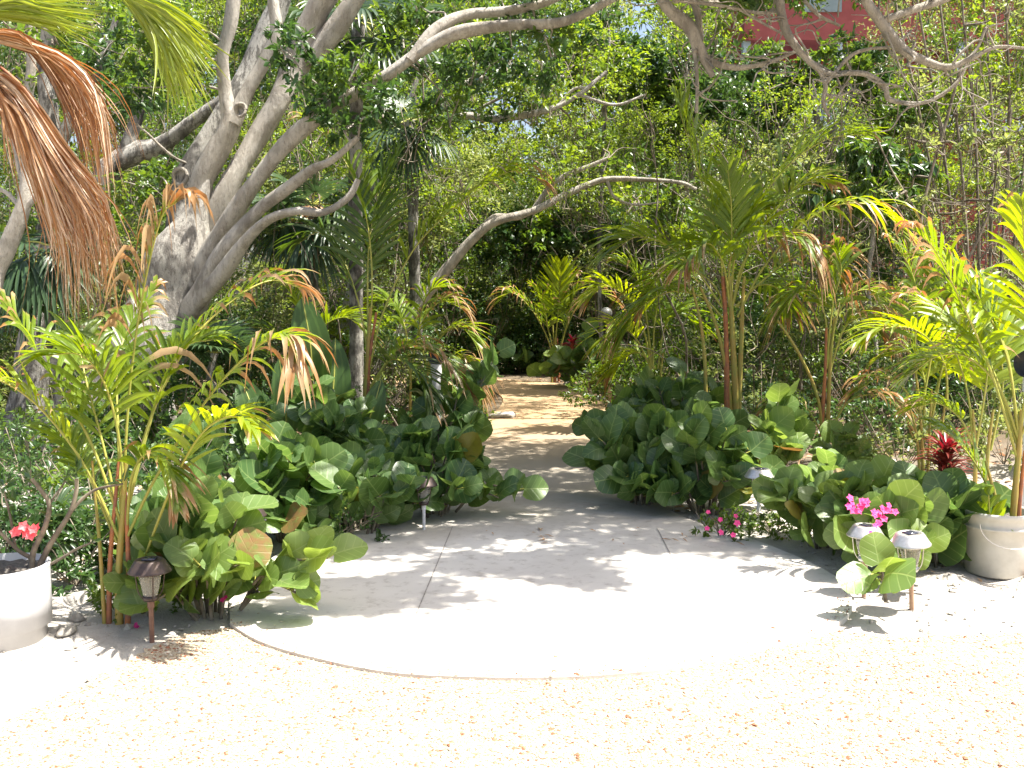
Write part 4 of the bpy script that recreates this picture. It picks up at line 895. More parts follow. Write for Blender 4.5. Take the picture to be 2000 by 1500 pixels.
areca((1972, 1128), 5.7, [([(1972, 1130), (1978, 1020), (1988, 900), (1996, 800)], 8), ([(1985, 1120), (1990, 1000), (2002, 880)], 6, 'caneorange'), ([(1966, 1125), (1950, 1000), (1925, 900)], 5)],
    [Fr([(1988, 900), (1945, 760), (1905, 660), (1860, 570), (1815, 490), (1775, 455)], dry=.3, ll=.36, w=.038, tip=.5, swing=-.1), Fr([(1990, 850), (1975, 700), (1935, 590), (1890, 520), (1850, 500)], dry=.15, ll=.36, w=.036, mat='palmbright', swing=.3),
     Fr([(1992, 850), (2005, 700), (1995, 560), (1975, 460), (1960, 410)], dry=.1, ll=.34, w=.036, mat='palmbright', swing=-.2), Fr([(1990, 860), (1960, 760), (1910, 700), (1860, 700), (1820, 740)], dry=.15, ll=.3, w=.038, swing=.3),
     Fr([(1960, 1050), (1930, 940), (1890, 870), (1840, 830)], dry=.1, ll=.22, w=.032, swing=.2), Fr([(1995, 850), (2040, 720), (2080, 640), (2120, 620)], dry=.2, ll=.36, w=.036, mat='palmbright'),
     Fr([(1990, 880), (1960, 720), (1940, 650), (1900, 600)], dry=.0, ll=.34, w=.045, mat='palmbright', swing=.6), Fr([(1990, 880), (1985, 700), (1960, 600), (1980, 540)], dry=.2, ll=.32, w=.045, swing=.4),
     Fr([(1960, 1100), (1945, 1050), (1925, 1010), (1915, 960)], dry=-.1, ll=.16, w=.05, n=6, start=.2, swing=-.1)],
    'clump palm with bright fronds in front of the white bucket at the right edge', ll=.36)
areca((1930, 955), 7.6, [([(1905, 950), (1905, 880), (1900, 800)], 4.5), ([(1925, 960), (1930, 880), (1940, 800)], 4.5)],
    [Fr([(1902, 900), (1895, 780), (1870, 680), (1830, 600), (1790, 580)], dry=.4, ll=.3, w=.035), Fr([(1905, 880), (1920, 760), (1925, 640), (1900, 560)], dry=.1, ll=.32, w=.04, mat='palmbright'), Fr([(1935, 880), (1960, 760), (1960, 660), (1990, 600)], dry=.1, ll=.32, w=.04),
     Fr([(1905, 880), (1880, 820), (1840, 790), (1800, 800)], dry=.2, ll=.26, w=.035)],
    'narrow palm rising behind the white bucket', ll=.3)
areca((1275, 800), 12.0, [([(1275, 800), (1272, 740), (1270, 690)], 3), ([(1285, 800), (1290, 740), (1295, 690)], 3)],
    [Fr([(1272, 720), (1255, 640), (1220, 580), (1180, 560), (1150, 580)], dry=.2, ll=.42, w=.045, mat='palmbright'), Fr([(1275, 720), (1280, 620), (1300, 560), (1340, 540)], dry=.1, ll=.42, w=.045), Fr([(1272, 720), (1240, 660), (1205, 640), (1180, 670)], dry=.1, ll=.38, w=.045, mat='palmbright'),
     Fr([(1285, 720), (1300, 640), (1330, 610), (1370, 640)], dry=.1, ll=.38, w=.045), Fr([(1275, 720), (1260, 600), (1240, 530), (1210, 510)], dry=.1, ll=.4, w=.045), Fr([(1280, 720), (1250, 690), (1225, 700), (1200, 730)], dry=.2, ll=.35, w=.04, mat='palmbright')],
    'fresh green palm crowding the right edge of the path, behind the round-leaved shrubs', ll=.4)
areca((600, 800), 11.0, [([(600, 800), (598, 740), (595, 680)], 3)],
    [Fr([(596, 700), (590, 620), (560, 560), (530, 550)], dry=.0, ll=.32, w=.04, mat='palmbright'), Fr([(596, 700), (630, 640), (680, 620), (720, 650)], dry=.1, ll=.34, w=.04), Fr([(596, 700), (540, 650), (480, 640), (430, 670)], dry=.2, ll=.34, w=.04, mat='palmdark'), Fr([(596, 700), (560, 700), (500, 690), (450, 720)], dry=.2, ll=.3, w=.04, mat='palmdark')],
    'low dark palm in the shade behind the paddle leaves', ll=.32)
areca((800, 800), 12.2, [([(800, 800), (802, 740), (800, 690)], 3), ([(830, 800), (835, 740), (838, 690)], 3)],
    [Fr([(800, 730), (790, 640), (760, 590), (720, 590)], dry=.1, ll=.36, w=.04), Fr([(802, 730), (820, 640), (860, 590), (900, 600)], dry=.5, ll=.36, w=.04), Fr([(836, 730), (860, 660), (900, 640), (930, 670)], dry=.3, ll=.34, w=.04), Fr([(836, 730), (880, 700), (920, 710), (940, 760)], dry=.5, ll=.34, w=.036, mat='palmbright'), Fr([(836, 730), (820, 640), (840, 570), (880, 560)], dry=.3, ll=.36, w=.04)],
    'scorched young palm behind the white post with the black spotlight', ll=.36)

# fan palms
fanpalm(P(610, 400, 12.8), P(605, 640, 12.8), [(a, e, .45, .1) for a, e in ((.3, .7), (1.3, .3), (2.4, .6), (3.3, .2), (4.2, .1), (5.0, .4), (5.8, .0), (3.7, -.6), (4.6, -.7), (5.5, -.5), (.1, -.5), (2.9, -.5), (4.9, -1.0))],
        'dark fan palm with a skirt of dead orange leaves behind the lowest grey limb', .085, .62, skirt=130)
fanpalm(P(800, 235, 13.5), P(815, 640, 13.5), [(a, e, .35, .0) for a, e in ((.6, .9), (2.0, .8), (3.0, .2), (4.1, -.3), (5.2, .1), (5.9, -.5), (3.6, -.8), (4.8, -.9), (.2, .1))],
        'narrow fan palm with folded grey-green leaves left of the sky gap', .07, .6)
fanpalm(P(700, 40, 11.5), P(690, 640, 11.8), [(a, e, .55, .0) for a, e in ((.2, .3), (1.2, .7), (2.4, .5), (3.2, .2), (4.0, -.1), (4.9, .0), (5.7, .1), (3.6, -.5), (5.3, -.5), (.0, -.3))],
        'tall fan palm with dark star-shaped leaves at the top centre-left', .075, .72)
fanpalm(P(95, 1035, 6.1), P(95, 1100, 6.1), [(a, e, .14, .0) for a, e in ((4.7, .75), (3.9, .3), (5.5, .35), (4.3, -.1), (5.2, -.2), (3.2, .4), (0.0, .4), (1.5, .9))],
        'small fan palm close to the ground behind the white round pot', .03, .33)
fanpalm(P(420, 690, 9.0), P(420, 760, 9.0), [(a, e, .22, .0) for a, e in ((4.2, .8), (5.2, .7), (3.5, .4), (6.0, .4), (4.7, .3), (1.5, .8))],
        'low shaded fan palm between the big trunk and the paddle leaves', .03, .42)
fanpalm(P(95, 480, 9.7), P(110, 640, 9.7), [(a, e, .25, .0) for a, e in ((4.2, -.8), (5.2, -.7), (3.5, -.5), (6.0, -.4), (4.7, -1.0), (1.5, .4), (3.0, .3), (.3, .2))],
        'dark fan palm half hidden behind the hanging dead palm leaves', .05, .6)

# palm at top left: long hanging strands, green and dead
pt = P(-230, 0, 5.3); hubp = P(-60, 40, 5.2); pb = np.array([pt[0] - .1, 5.5, 0.])
root = thing('weeping_palm', pb, 'palm at the top left corner with long hanging green and dead orange leaves', 'palm')
mb = MB(); C = wander(pb, hubp + [-.05, .1, -.1], 7, .03); mb.tube(C, np.linspace(.14, .10, len(C)), 14, 0, .05); mb.build('trunk', [M['barkrough']], root)
def strands(paths_fn, n, mat, w, name, label=None, dryr=(0, .1)):
    mb = MB(); cs = []; ns_ = []
    for i in range(n):
        q = spline([P(*p) for p in paths_fn()], 12); cs.append(q); ns_.append(nrm(np.array([rng.normal(0, .6), -1, rng.normal(0, .6)])))
        if U(0, 1) < .35: cs[-1] = q + (np.linspace(0, 1, 12) ** 1.6)[:, None] * rng.normal(0, .07, 3) + np.sin(np.linspace(0, 5, 12))[:, None] * rng.normal(0, .008, 3)
    wd = np.array([.5, .8, 1, 1, 1, .95, .9, .8, .7, .5, .3, .04]) * w * rng.uniform(.7, 1.25, (n, 1))
    ribbons(mb, np.array(cs), wd, np.array(ns_), 0, rng.uniform(dryr[0], dryr[1], (n, 1)) * np.ones((1, 12)), .2)
    o = mb.build(name, [M[mat]], root)
    if label: o['label'] = label
U = rng.uniform
def f_dead1():
    a = U(0, 1); b = U(-1, 1); d = 5.2 + U(-.15, .15); e = U(.55, 1) ** .7
    pts = [(-60 + U(-10, 10), 120 + 30 * a), (20 + 20 * b, 160 + 50 * a), (100 + 38 * b - 18 * a, 290 + 35 * a), (165 + 52 * b - 20 * a + U(-8, 8), 430 + 30 * b * -1), (178 + 62 * b + U(-14, 14), U(430, 650))]
    return [(x, y, d) for x, y in (pts if U(0, 1) < .8 else pts[:4])]
strands(f_dead1, 330, 'drystrand', .010, 'dead_frond', 'dead orange frond hanging straight down', (.2, 1))
def f_dead2():
    b = U(-1, 1); d = 5.35 + U(-.12, .12)
    return [(x, y, d) for x, y in [(-60, 70), (30, 75 + 14 * b), (110 + 20 * b, 125 - 6 * b), (170 + 28 * b, 215 - 20 * b), (195 + 26 * b + U(-12, 12), 345 + U(-90, 60))]]
strands(f_dead2, 200, 'drystrand', .009, 'dead_frond', 'second dead frond curling down behind the first', (.1, .8))
def f_dead3():
    b = U(-1, 1); d = 5.1 + U(-.1, .1)
    return [(x, y, d) for x, y in [(-60, 130), (-10, 170 + 14 * b), (30 + 25 * b, 230), (60 + 35 * b, 310 + U(-30, 50))]]
strands(f_dead3, 50, 'drystrand', .012, 'dead_frond', None, (.1, .8))
def f_green1():
    b = U(-1, 1); a = U(0, 1); d = 5.0 + U(-.1, .1)
    hx, hy = 205 + 70 * a, -40 + 55 * a
    tx, ty = (395 + U(-20, 25), 60 + 85 * (b + 1)) if b < .2 else (360 + U(-30, 30), 170 + U(-20, 55))
    return [(x, y, d) for x, y in [(hx, hy), (hx * .6 + tx * .4 + 14, hy * .62 + ty * .38 - 8), (hx * .25 + tx * .75 + 8, hy * .28 + ty * .72 - 6), (tx, ty)]]
strands(f_green1, 120, 'fanlight', .014, 'green_frond', 'sunlit yellow-green frond swept to the right')
def f_green2():
    b = U(-1, 1); d = 5.0 + U(-.1, .1)
    return [(x, y, d) for x, y in [(-60, 30), (20, 10 + 30 * b), (90 + 20 * b, 25 + 28 * b), (150 + U(-30, 60), 45 + 40 * b)]]
strands(f_green2, 90, 'fanlight', .013, 'green_frond', 'sunlit green frond in the top left corner')
mb = MB(); mb.tube(spline([hubp, P(60, -60, 5.1), P(200, -45, 5.0), P(280, 20, 5.0), P(330, 90, 5.0)], 20), np.linspace(.014, .004, 20), 6, 0); mb.build('rachis', [M['rachis']], root)
mb = MB(); mb.tube(spline([hubp, P(-20, 110, 5.25), P(60, 190, 5.2), P(130, 330, 5.2), P(165, 470, 5.2)], 20), np.linspace(.013, .004, 20), 6, 0); mb.build('rachis', [M['caneorange']], root)

# ================================================================ SEA GRAPES
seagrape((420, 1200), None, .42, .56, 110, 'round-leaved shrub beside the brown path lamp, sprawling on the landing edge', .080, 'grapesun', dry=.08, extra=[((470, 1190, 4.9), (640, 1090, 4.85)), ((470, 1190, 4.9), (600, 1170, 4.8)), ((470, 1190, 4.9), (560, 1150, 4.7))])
seagrape((360, 1110), None, .32, .60, 60, 'round-leaved shrub right of the yellow palm canes, above the terracotta box', .085, 'grape', dry=.06)
seagrape((560, 1055), None, .46, .62, 120, 'dark round-leaved shrub with one big pale leaf at the left of the landing', .095, 'grape', dry=.05)
seagrape((700, 1045), None, .46, .58, 110, 'dark round-leaved shrub with lamp in its right side, on the left edge of the path', .090, 'grape', dry=.03)
seagrape((850, 1010), None, .42, .66, 110, 'round-leaved shrub sending a leafy branch out over the path from the left', .090, 'grape', dry=.05, extra=[((890, 1000, 7.2), (1015, 955, 7.1)), ((890, 1000, 7.2), (980, 975, 7.0))])
seagrape((640, 930), None, .55, .85, 100, 'shaded round-leaved shrub in front of the paddle-leaf plant', .095, 'grape', dry=.03)
seagrape((870, 920), None, .38, .75, 80, 'round-leaved shrub at the narrowest left edge of the path', .095, 'grape', dry=.06, extra=[((900, 880, 9.4), (955, 720, 9.3)), ((900, 880, 9.4), (970, 690, 9.4))])
seagrape((460, 960), None, .5, .75, 70, 'round-leaved shrub in deep shade under the big trunk', .090, 'grape', dry=.02)
seagrape((1250, 985), None, .46, .72, 130, 'tall dark round-leaved shrub bulging over the right edge of the path', .098, 'grape', dry=.05, lean=(-.03, 0))
seagrape((1225, 900), None, .42, .70, 100, 'round-leaved shrub further along the right edge of the path, small pale leaves', .085, 'grape', dry=.05)
seagrape((1320, 900), None, .60, .98, 120, 'tallest round-leaved shrub, blue-grey leaves, right of the path', .098, 'grape', dry=.02)
seagrape((1380, 1000), None, .42, .80, 110, 'round-leaved shrub left of the silver lamp under the tallest palm', .090, 'grape', dry=.10)
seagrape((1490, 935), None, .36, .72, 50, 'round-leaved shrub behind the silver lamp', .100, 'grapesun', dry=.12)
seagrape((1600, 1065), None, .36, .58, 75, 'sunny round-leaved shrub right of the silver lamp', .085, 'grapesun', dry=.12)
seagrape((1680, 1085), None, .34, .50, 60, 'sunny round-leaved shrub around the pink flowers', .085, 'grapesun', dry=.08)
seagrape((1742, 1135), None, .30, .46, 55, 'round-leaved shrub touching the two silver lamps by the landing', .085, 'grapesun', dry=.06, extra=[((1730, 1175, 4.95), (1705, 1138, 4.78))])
seagrape((1838, 1100), None, .36, .54, 75, 'broad-leaved round-leaf shrub left of the white bucket', .110, 'grape', dry=.07)
seagrape((1640, 935), None, .22, .42, 18, 'small round-leaved seedling on the pale sand behind the flower bed', .085, 'grapesun', dry=.1)
seagrape((1150, 758), None, .85, 1.05, 120, 'far round-leaved shrub in sun beside the bend of the path', .12, 'grapesun', dry=.08)
seagrape((1010, 730), None, .9, 1.5, 110, 'dark round-leaved shrub at the end of the path', .12, 'grape', dry=.02)
seagrape((870, 800), 12.5, .6, .9, 80, 'round-leaved shrub behind the small path lamp at the left bend', .095, 'grape', dry=.05)

# ---------- fine groundcover shrubs as individual bushes
def bush(base_px, r, h, n, L, leafm, label, name='leafy_bush', flowers=None, fm='pink', Wr=.5, d=None):
    b = G(*base_px) if d is None else P(base_px[0], base_px[1], d); b[2] = float(ground_z(b[0], b[1])); root = thing(name, b, label, 'plant' if flowers else 'bush')
    mb = MB(); k = max(5, n // 70)
    for i in range(k):
        a = rng.uniform(0, 6.28); q = math.sqrt(rng.random()); c = b + np.array([r * q * cos(a), r * q * sin(a), h * rng.uniform(.2, .9) * (1 - .4 * q)])
        clump(mb, c, r * .45, n // k, L, 0, .8, .3, twigs=0, Wr=Wr, shell=.2)
    mb.build('foliage', [M[leafm]], root)
    mb = MB()
    for i in range(9):
        a = rng.uniform(0, 6.28); mb.tube(wander(b, b + np.array([r * .8 * cos(a), r * .8 * sin(a), h * .8]), 4, .02), .004, 4, 0, cap=False)
    mb.build('stem', [M['twig']], root)
    for fl in (flowers or []):
        mb = MB(); c = P(*fl[:3]); s = fl[3]
        for q in range(int(fl[4]) if len(fl) > 4 else 1):
            cc = c + rng.normal(0, s * .8, 3) * (1 if (len(fl) > 4 and fl[4] > 1) else 0); dirs = nrm(np.array([rng.normal(0, .4), -1, .6]))
            S1 = nrm(np.cross(dirs, [0, 0, 1])); U1 = np.cross(S1, dirs); a = np.arange(5) * 2 * pi / 5 + rng.uniform(0, 1)
            D = np.cos(a)[:, None] * S1 + np.sin(a)[:, None] * U1 + dirs * .15
            leaves(mb, np.tile(cc, (5, 1)), D, np.tile(dirs, (5, 1)), s * rng.uniform(.85, 1.1), s * .95)
        mb.build('flower', [M[fm]], root)
    return root
bush((1410, 1050), .22, .22, 700, .035, 'leafmid', 'low plant with small scattered pink flowers at the right edge of the path', 'flowering_plant',
     [(1407, 1015, 6.25, .022), (1440, 1022, 6.2, .024), (1408, 1040, 6.2, .022), (1432, 1045, 6.1, .022), (1383, 1000, 6.4, .02), (1381, 1032, 6.3, .02), (1437, 1008, 6.3, .018)])
bush((1510, 1045), .24, .20, 900, .032, 'leafmid', 'low bright green leafy plant at the foot of the silver lamp', 'ground_plant')
bush((1700, 1075), .26, .36, 700, .045, 'leafmid', 'plant with clustered hot pink blooms behind the two silver lamps', 'flowering_plant',
     [(1676, 982, 5.2, .023, 5), (1690, 986, 5.2, .023, 5), (1668, 990, 5.2, .024, 4), (1732, 996, 5.2, .022, 4), (1722, 1004, 5.2, .024, 4), (1712, 1010, 5.2, .022, 3), (1716, 1026, 5.1, .018, 2), (1712, 1042, 5.05, .018, 2)])
bush((280, 1200), .22, .26, 500, .035, 'leafmid', 'low plant with dark magenta flowers behind the brown path lamp', 'flowering_plant',
     [(270, 1160, 4.75, .03, 4), (268, 1218, 4.7, .016, 2), (420, 1122, 4.85, .014, 2), (435, 1166, 4.8, .014, 2), (402, 1032, 5.0, .014, 2)], fm='magenta')
bush((330, 1010), .45, .55, 1300, .05, 'leafdark', 'fine-leaved dark bush behind the clump palm')
bush((60, 960), .55, .55, 1500, .05, 'leafdark', 'feathery dark bush at the foot of the big tree', Wr=.25)
bush((650, 1060), .4, .25, 900, .04, 'leafdark', 'low dark ground plant under the left round-leaved shrubs', 'ground_plant')
bush((1760, 940), .5, .75, 1300, .05, 'leafolive', 'pale fine-leaved bush left of the red spiky plant')
bush((1960, 930), .5, .8, 1100, .06, 'leafolive', 'pale bush behind the palm in the right corner')
bush((700, 880), .6, .8, 1400, .055, 'leafdark', 'dark fine-leaved bush below the tall slender palm')
bush((910, 830), .35, .42, 700, .05, 'leafmid', 'small bush between the white post and the far path lamp', d=12.6)
bush((1220, 770), .6, 1.2, 1500, .07, 'leafmid', 'green bush behind the far silver path lamp', d=15)
bush((940, 745), .7, 1.5, 1500, .08, 'leafdark', 'dark bush on the left side of the path end', d=21)
bush((1150, 735), .8, 1.8, 1700, .08, 'leafdark', 'dark bush on the right side of the path end', d=21.3)
bush((1480, 905), .6, 1.1, 1500, .06, 'leafdark', 'dark bush between the canes of the tallest palm and the next palm', d=10.3)
bush((1700, 905), .6, 1.0, 1300, .06, 'leafdark', 'dark bush behind the pale sand patch', d=10.2)

bush((150, 1150), .30, .42, 1100, .05, 'leafdark', 'dark leafy bush behind the pot and left of the palm canes', d=5.5)
bush((20, 1100), .40, .55, 1300, .05, 'leafdark', 'dark leafy bush directly behind the white round pot', d=5.6)
bush((190, 1060), .45, .60, 1300, .055, 'leafmid', 'mid-green bush between the clump palm and the big trunk', d=6.6)
bush((60, 1000), .6, .7, 1500, .055, 'leafdark', 'dark bush in the shade in front of the big trunk', d=7.6)
bush((300, 960), .6, .7, 1500, .055, 'leafdark', 'dark bush at the right foot of the big trunk', d=8.4)
bush((120, 900), .8, .9, 1900, .06, 'leafmid', 'green bush hiding the left foot of the big trunk', d=9.0)
bush((520, 860), .7, .9, 1500, .06, 'leafdark', 'dark bush under the lowest grey limb', d=10.4)
bush((1190, 775), .5, 1.2, 1300, .065, 'leafmid', 'green bush growing around the globe lamp post', d=13.4)
bush((1290, 800), .7, 1.3, 1500, .065, 'leafmid', 'green bush behind the fresh palm right of the path', d=13.0)
bush((1050, 735), .8, 1.0, 1500, .075, 'leafdark', 'dark bush closing the end of the path', d=21.5)
bush((1130, 745), .6, .8, 1200, .07, 'leafmid', 'green bush at the foot of the far palm', d=20.6)

bush((340, 880), .7, 1.35, 2200, .06, 'leafdark', 'dark bush standing in front of the big trunk, right of its lichen-grey side', d=9.0)
bush((235, 860), .6, 1.1, 1800, .06, 'leafmid', 'mid-green bush standing right in front of the big trunk', d=8.8)
bush((1390, 800), .8, 1.6, 2200, .07, 'leafmid', 'tall green bush filling in behind the canes of the tallest palm', d=12.6)

# red spiky plant and bromeliad
def spiky(base, n, L, w, mat, label, name, cat='plant', up=.7, rise=.35):
    b = np.array(base, float); root = thing(name, b, label, cat); mb = MB(); cs = []; ns_ = []
    for i in range(n):
        a = i * 2.4; e = rng.uniform(.1, 1.3) * up + .1; h = rise * rng.uniform(0, 1); d = np.array([cos(a) * cos(e), sin(a) * cos(e), sin(e)]); l = L * rng.uniform(.7, 1.1)
        s = b + [0, 0, h]; cs.append(spline([s, s + d * l * .5, s + d * l + [0, 0, -l * .22]], 6)); ns_.append(nrm(np.array([-d[0], -d[1], 1.2])))
    ribbons(mb, np.array(cs), np.array([.5, .9, 1, .8, .5, .03]) * w, np.array(ns_), 0, None, .2); mb.build('foliage', [M[mat]], root)
    mb = MB(); mb.tube(np.array([b, b + [0, 0, rise]]), .012, 8, 0); mb.build('stem', [M['twig']], root)
    return root
g = G(1845, 935); g[2] = float(ground_z(g[0], g[1])); g = G(1845, 965); spiky(g, 150, .30, .030, 'red', 'dark red spiky-leaved plant behind the white bucket', 'red_plant', rise=.42)
g = G(1125, 760); g[2] = 0.0; g = np.array([g[0], 16.5, .45]); 
spiky(P(1118, 684, 16.5), 26, .26, .06, 'red', 'coppery red plant in the shrubs at the far right bend of the path', 'red_plant', up=.9, rise=.12)
g = G(1560, 935); g[2] = float(ground_z(g[0], g[1])) ; spiky(g, 40, .22, .008, 'litter', 'tuft of dry straw-coloured grass left of the silver lamp shrubs', 'grass_tuft', rise=.02)

# paddle leaves
pb = P(640, 900, 9.0); pb[2] = float(ground_z(pb[0], pb[1])); root = thing('paddle_leaf_plant', pb, 'plant with huge upright oval leaves behind the left round-leaved shrubs', 'plant')
for (bx, by, tx, ty, wpx, dd, sw) in ((612, 760, 590, 580, 80, 9.1, 0), (640, 840, 655, 660, 70, 9.3, .2), (560, 850, 545, 700, 55, 8.9, 0), (500, 840, 470, 740, 60, 8.8, .1), (700, 870, 745, 740, 50, 9.2, .1)):
    a = P(bx, by, dd); t = P(tx, ty, dd + sw); nK = 12; C = spline([a, a * .5 + t * .5 + [.03, -.05, .02], t], nK); pr = np.sin(np.linspace(0.06, 1, nK) ** .8 * pi) ** .6
    mb = MB(); mb.tube(spline([pb, pb * .5 + a * .5 + [0, 0, .05], a], 8), np.linspace(.02, .012, 8), 8, 1)
    wv = pr * wpx * dd / F
    ribbons(mb, C[None], wv[None], np.array([[.25, -1, .35]]), 0, None, .10); mb.tube(C, np.linspace(.010, .003, nK), 6, 1, cap=False)
    mb.build('paddle_leaf', [M['bigleaf'], M['rachis']], root)

# ================================================================ POTS, POSTS, LAMPS
def lampmk(base, label, s=1.0, col='steel', stk='stake', tilt=(0, 0), group='solar path lamps'):
    b = np.array(base, float); root = thing('path_lamp', b, label, 'lamp', group)
    capm, stm = M[col], M[stk]; z0 = b + 0
    def bb(mb, nm, mats, par): o = mb.build(nm, mats, None); o.parent = par; o.location = (0, 0, 0); return o
    mb = MB(); mb.tube(np.array([(0, 0, -.03), (0, 0, .19 * s)]), .0115 * s, 12, 0); mb.tube(np.array([(0, 0, .165 * s), (0, 0, .205 * s)]), .0165 * s, 12, 0); bb(mb, 'stake', [stm], root)
    mb = MB(); mb.lathe([(.0, .2 * s), (.032 * s, .2 * s), (.036 * s, .207 * s), (.036 * s, .222 * s), (.0, .226 * s)], sides=24); bb(mb, 'collar', [capm], root)
    mb = MB(); mb.lathe([(.031 * s, .224 * s), (.036 * s, .25 * s), (.046 * s, .30 * s), (.051 * s, .338 * s), (.049 * s, .338 * s), (.044 * s, .30 * s), (.034 * s, .25 * s), (.029 * s, .226 * s)], sides=96, ribs=24, ribamp=.03); bb(mb, 'lens', [M['glass']], root)
    mb = MB()
    for k in range(4):
        a = k * pi / 2 + .5; o = np.array([cos(a), sin(a), 0])
        mb.tube(spline([o * .036 * s + [0, 0, .212 * s], o * .054 * s + [0, 0, .245 * s], o * .062 * s + [0, 0, .30 * s], o * .066 * s + [0, 0, .342 * s]], 8), .0028 * s, 6, 0)
    bb(mb, 'wire_cage', [capm], root)
    mb = MB(); mb.lathe([(.0, .338 * s), (.090 * s, .338 * s), (.097 * s, .335 * s), (.098 * s, .339 * s), (.092 * s, .346 * s), (.068 * s, .386 * s), (.062 * s, .392 * s), (.05 * s, .393 * s), (.048 * s, .390 * s), (0, .390 * s)], sides=48); cp = bb(mb, 'cap', [capm], root)
    mb = MB(); q = .028 * s; mb.box((-q, -q, .3925 * s), (q, q, .396 * s)); bb(mb, 'solar_panel', [M['panel']], cp)
    root.rotation_euler = (tilt[0], tilt[1], rng.uniform(0, 1)); return root
lampmk(GZ(297, 1253), 'dark brown path lamp on a reddish stake beside the yellow palm canes', 1.0, 'bronze', 'stakebrown')
lampmk(GZ(1781, 1193), 'front silver path lamp on a tan stake at the right edge of the landing', 1.03, 'steel', 'stake', (0, radians(-4)))
lampmk(GZ(1687, 1166), 'silver path lamp half hidden behind a round leaf, left of the front silver lamp', 1.0, 'steel', 'stake')
lampmk(GZ(1668, 1075), 'silver path lamp whose cap shows behind the pink blooms', 1.0, 'steel', 'stake')
lampmk(GZ(1481, 1028), 'silver path lamp above the small green ground plant', 1.05, 'steel', 'pvc')
lampmk(GZ(828, 1040), 'black path lamp on a pale stake in the left shrubs near the path', .98, 'bronze', 'pvc')
lampmk(GZ(492, 1110), 'dark path lamp almost buried in the left round leaves', .95, 'bronze', 'pvc')
lampmk(GZ(950, 818), 'dark path lamp by the pale stones at the left bend of the path', 1.05, 'bronze', 'stakebrown')
lampmk(GZ(1150, 768), 'tiny silver path lamp among the shrubs at the far right bend', 1.1, 'steel', 'stake')

def spot(base, top, label, rdisc, aim, rp=.04):
    b = np.array(base, float); b[2] = float(ground_z(b[0], b[1])); t = np.array(top); root = thing('spotlight_post', b, label, 'spotlight')
    mb = MB(); mb.tube(np.array([b - [0, 0, .02], t]), rp, 20, 0); mb.tube(np.array([t - [0, 0, .10], t + [0, 0, .005]]), rp * 1.25, 20, 0); mb.build('post', [M['pvc']], root)
    a = nrm(np.array(aim, float)); c = t + np.array([0, 0, rdisc * .9])
    mb = MB(); r = rdisc; mb.lathe([(0, -.10), (r * .55, -.10), (r * .75, -.06), (r * .95, 0), (r, .03), (r * .93, .032), (r * .8, .008), (0, .008)], c, 28, 0, axis=a); h = mb.build('spotlight', [M['black']], root)
    mb = MB(); mb.lathe([(0, .012), (r * .45, .012), (r * .5, .02), (r * .4, .026), (0, .022)], c, 20, 0, axis=a); mb.build('bulb', [M['pvc']], h)
    return root
spot(P(852, 880, 10.2), P(852, 712, 10.2), 'white pipe post with a round black spotlight left of the path', .085, (-.55, -.8, .25), .045)
spot(P(2010, 900, 6.6), P(2010, 735, 6.6), 'black spotlight on a post at the right edge of the garden', .10, (-.9, -.4, .1), .03)
# globe lamp on a post at the far right of the path
b = G(1192, 800); b = np.array([P(1192, 700, 14.0)[0], 14.0, 0.]); root = thing('globe_lamp', b, 'round silver globe lamp on a wooden post in the shrubs right of the path', 'lamp')
mb = MB(); t = P(1190, 628, 14.0); mb.box((t[0] - .04, 13.96, -.02), (t[0] + .04, 14.04, t[2])); mb.build('post', [M['stake']], root, False)
mb = MB(); th = np.linspace(-pi / 2, pi / 2, 14); mb.lathe([(cos(a) * .085, sin(a) * .085) for a in th], P(1184, 612, 13.98), 24, 0); mb.build('globe', [M['pvcgrey']], root)

# left pot with desert rose
pc0 = P(12, 1275, 4.72); pc0 = np.array([P(2, 1275, 4.55)[0] + .0, 4.55, -.01]); PR = .225
root = thing('round_pot', pc0, 'white round pot holding the red-flowered succulent at the left edge', 'pot')
mb = MB(); mb.lathe([(0, 0), (PR * .90, 0), (PR * .90, .075), (PR, .078), (PR * 1.0, .20), (PR * 1.005, .345), (PR * 1.01, .36), (PR * .95, .362), (PR * .93, .32), (0, .32)], pc0, 64, 0); mb.build('body', [M['whitepot']], root)
mb = MB(); th = np.linspace(0, 2 * pi, 40); rr = np.linspace(0, PR * .935, 12); gp = np.stack([pc0[0] + rr[:, None] * np.cos(th), pc0[1] + rr[:, None] * np.sin(th), pc0[2] + .332 + rng.normal(0, .004, (12, 40))], -1); mb.grid(gp); mb.build('soil', [M['soil']], root)
dr = thing('desert_rose', pc0 + [0, 0, .335], 'succulent with bare curving branches and coral red blooms in the white pot', 'plant')
DRB = [([(62, 1112), (66, 1075), (88, 1030), (96, 985), (78, 955), (62, 935)], 9), ([(74, 1112), (100, 1060), (135, 1005), (148, 965), (150, 935)], 9), ([(138, 1000), (160, 975), (190, 955), (240, 945)], 5.5), ([(62, 1090), (40, 1078), (20, 1060), (0, 1040), (-30, 1020)], 6), ([(80, 1112), (120, 1090), (150, 1072), (178, 1060)], 5), ([(96, 985), (110, 965), (128, 940)], 4), ([(30, 1070), (20, 1010), (8, 960)], 5)]
mb = MB()
for k, (l, r) in enumerate(DRB): C = spline([P(a, b2, 4.62 + (k % 3 - 1) * .05 * (i / 5)) for i, (a, b2) in enumerate(l)], 18); mb.tube(C, np.linspace(r * .68, r * .42, 18) * 4.62 / F, 10, 0, .06)
mb.build('stem', [M['twig']], dr)
mb = MB()
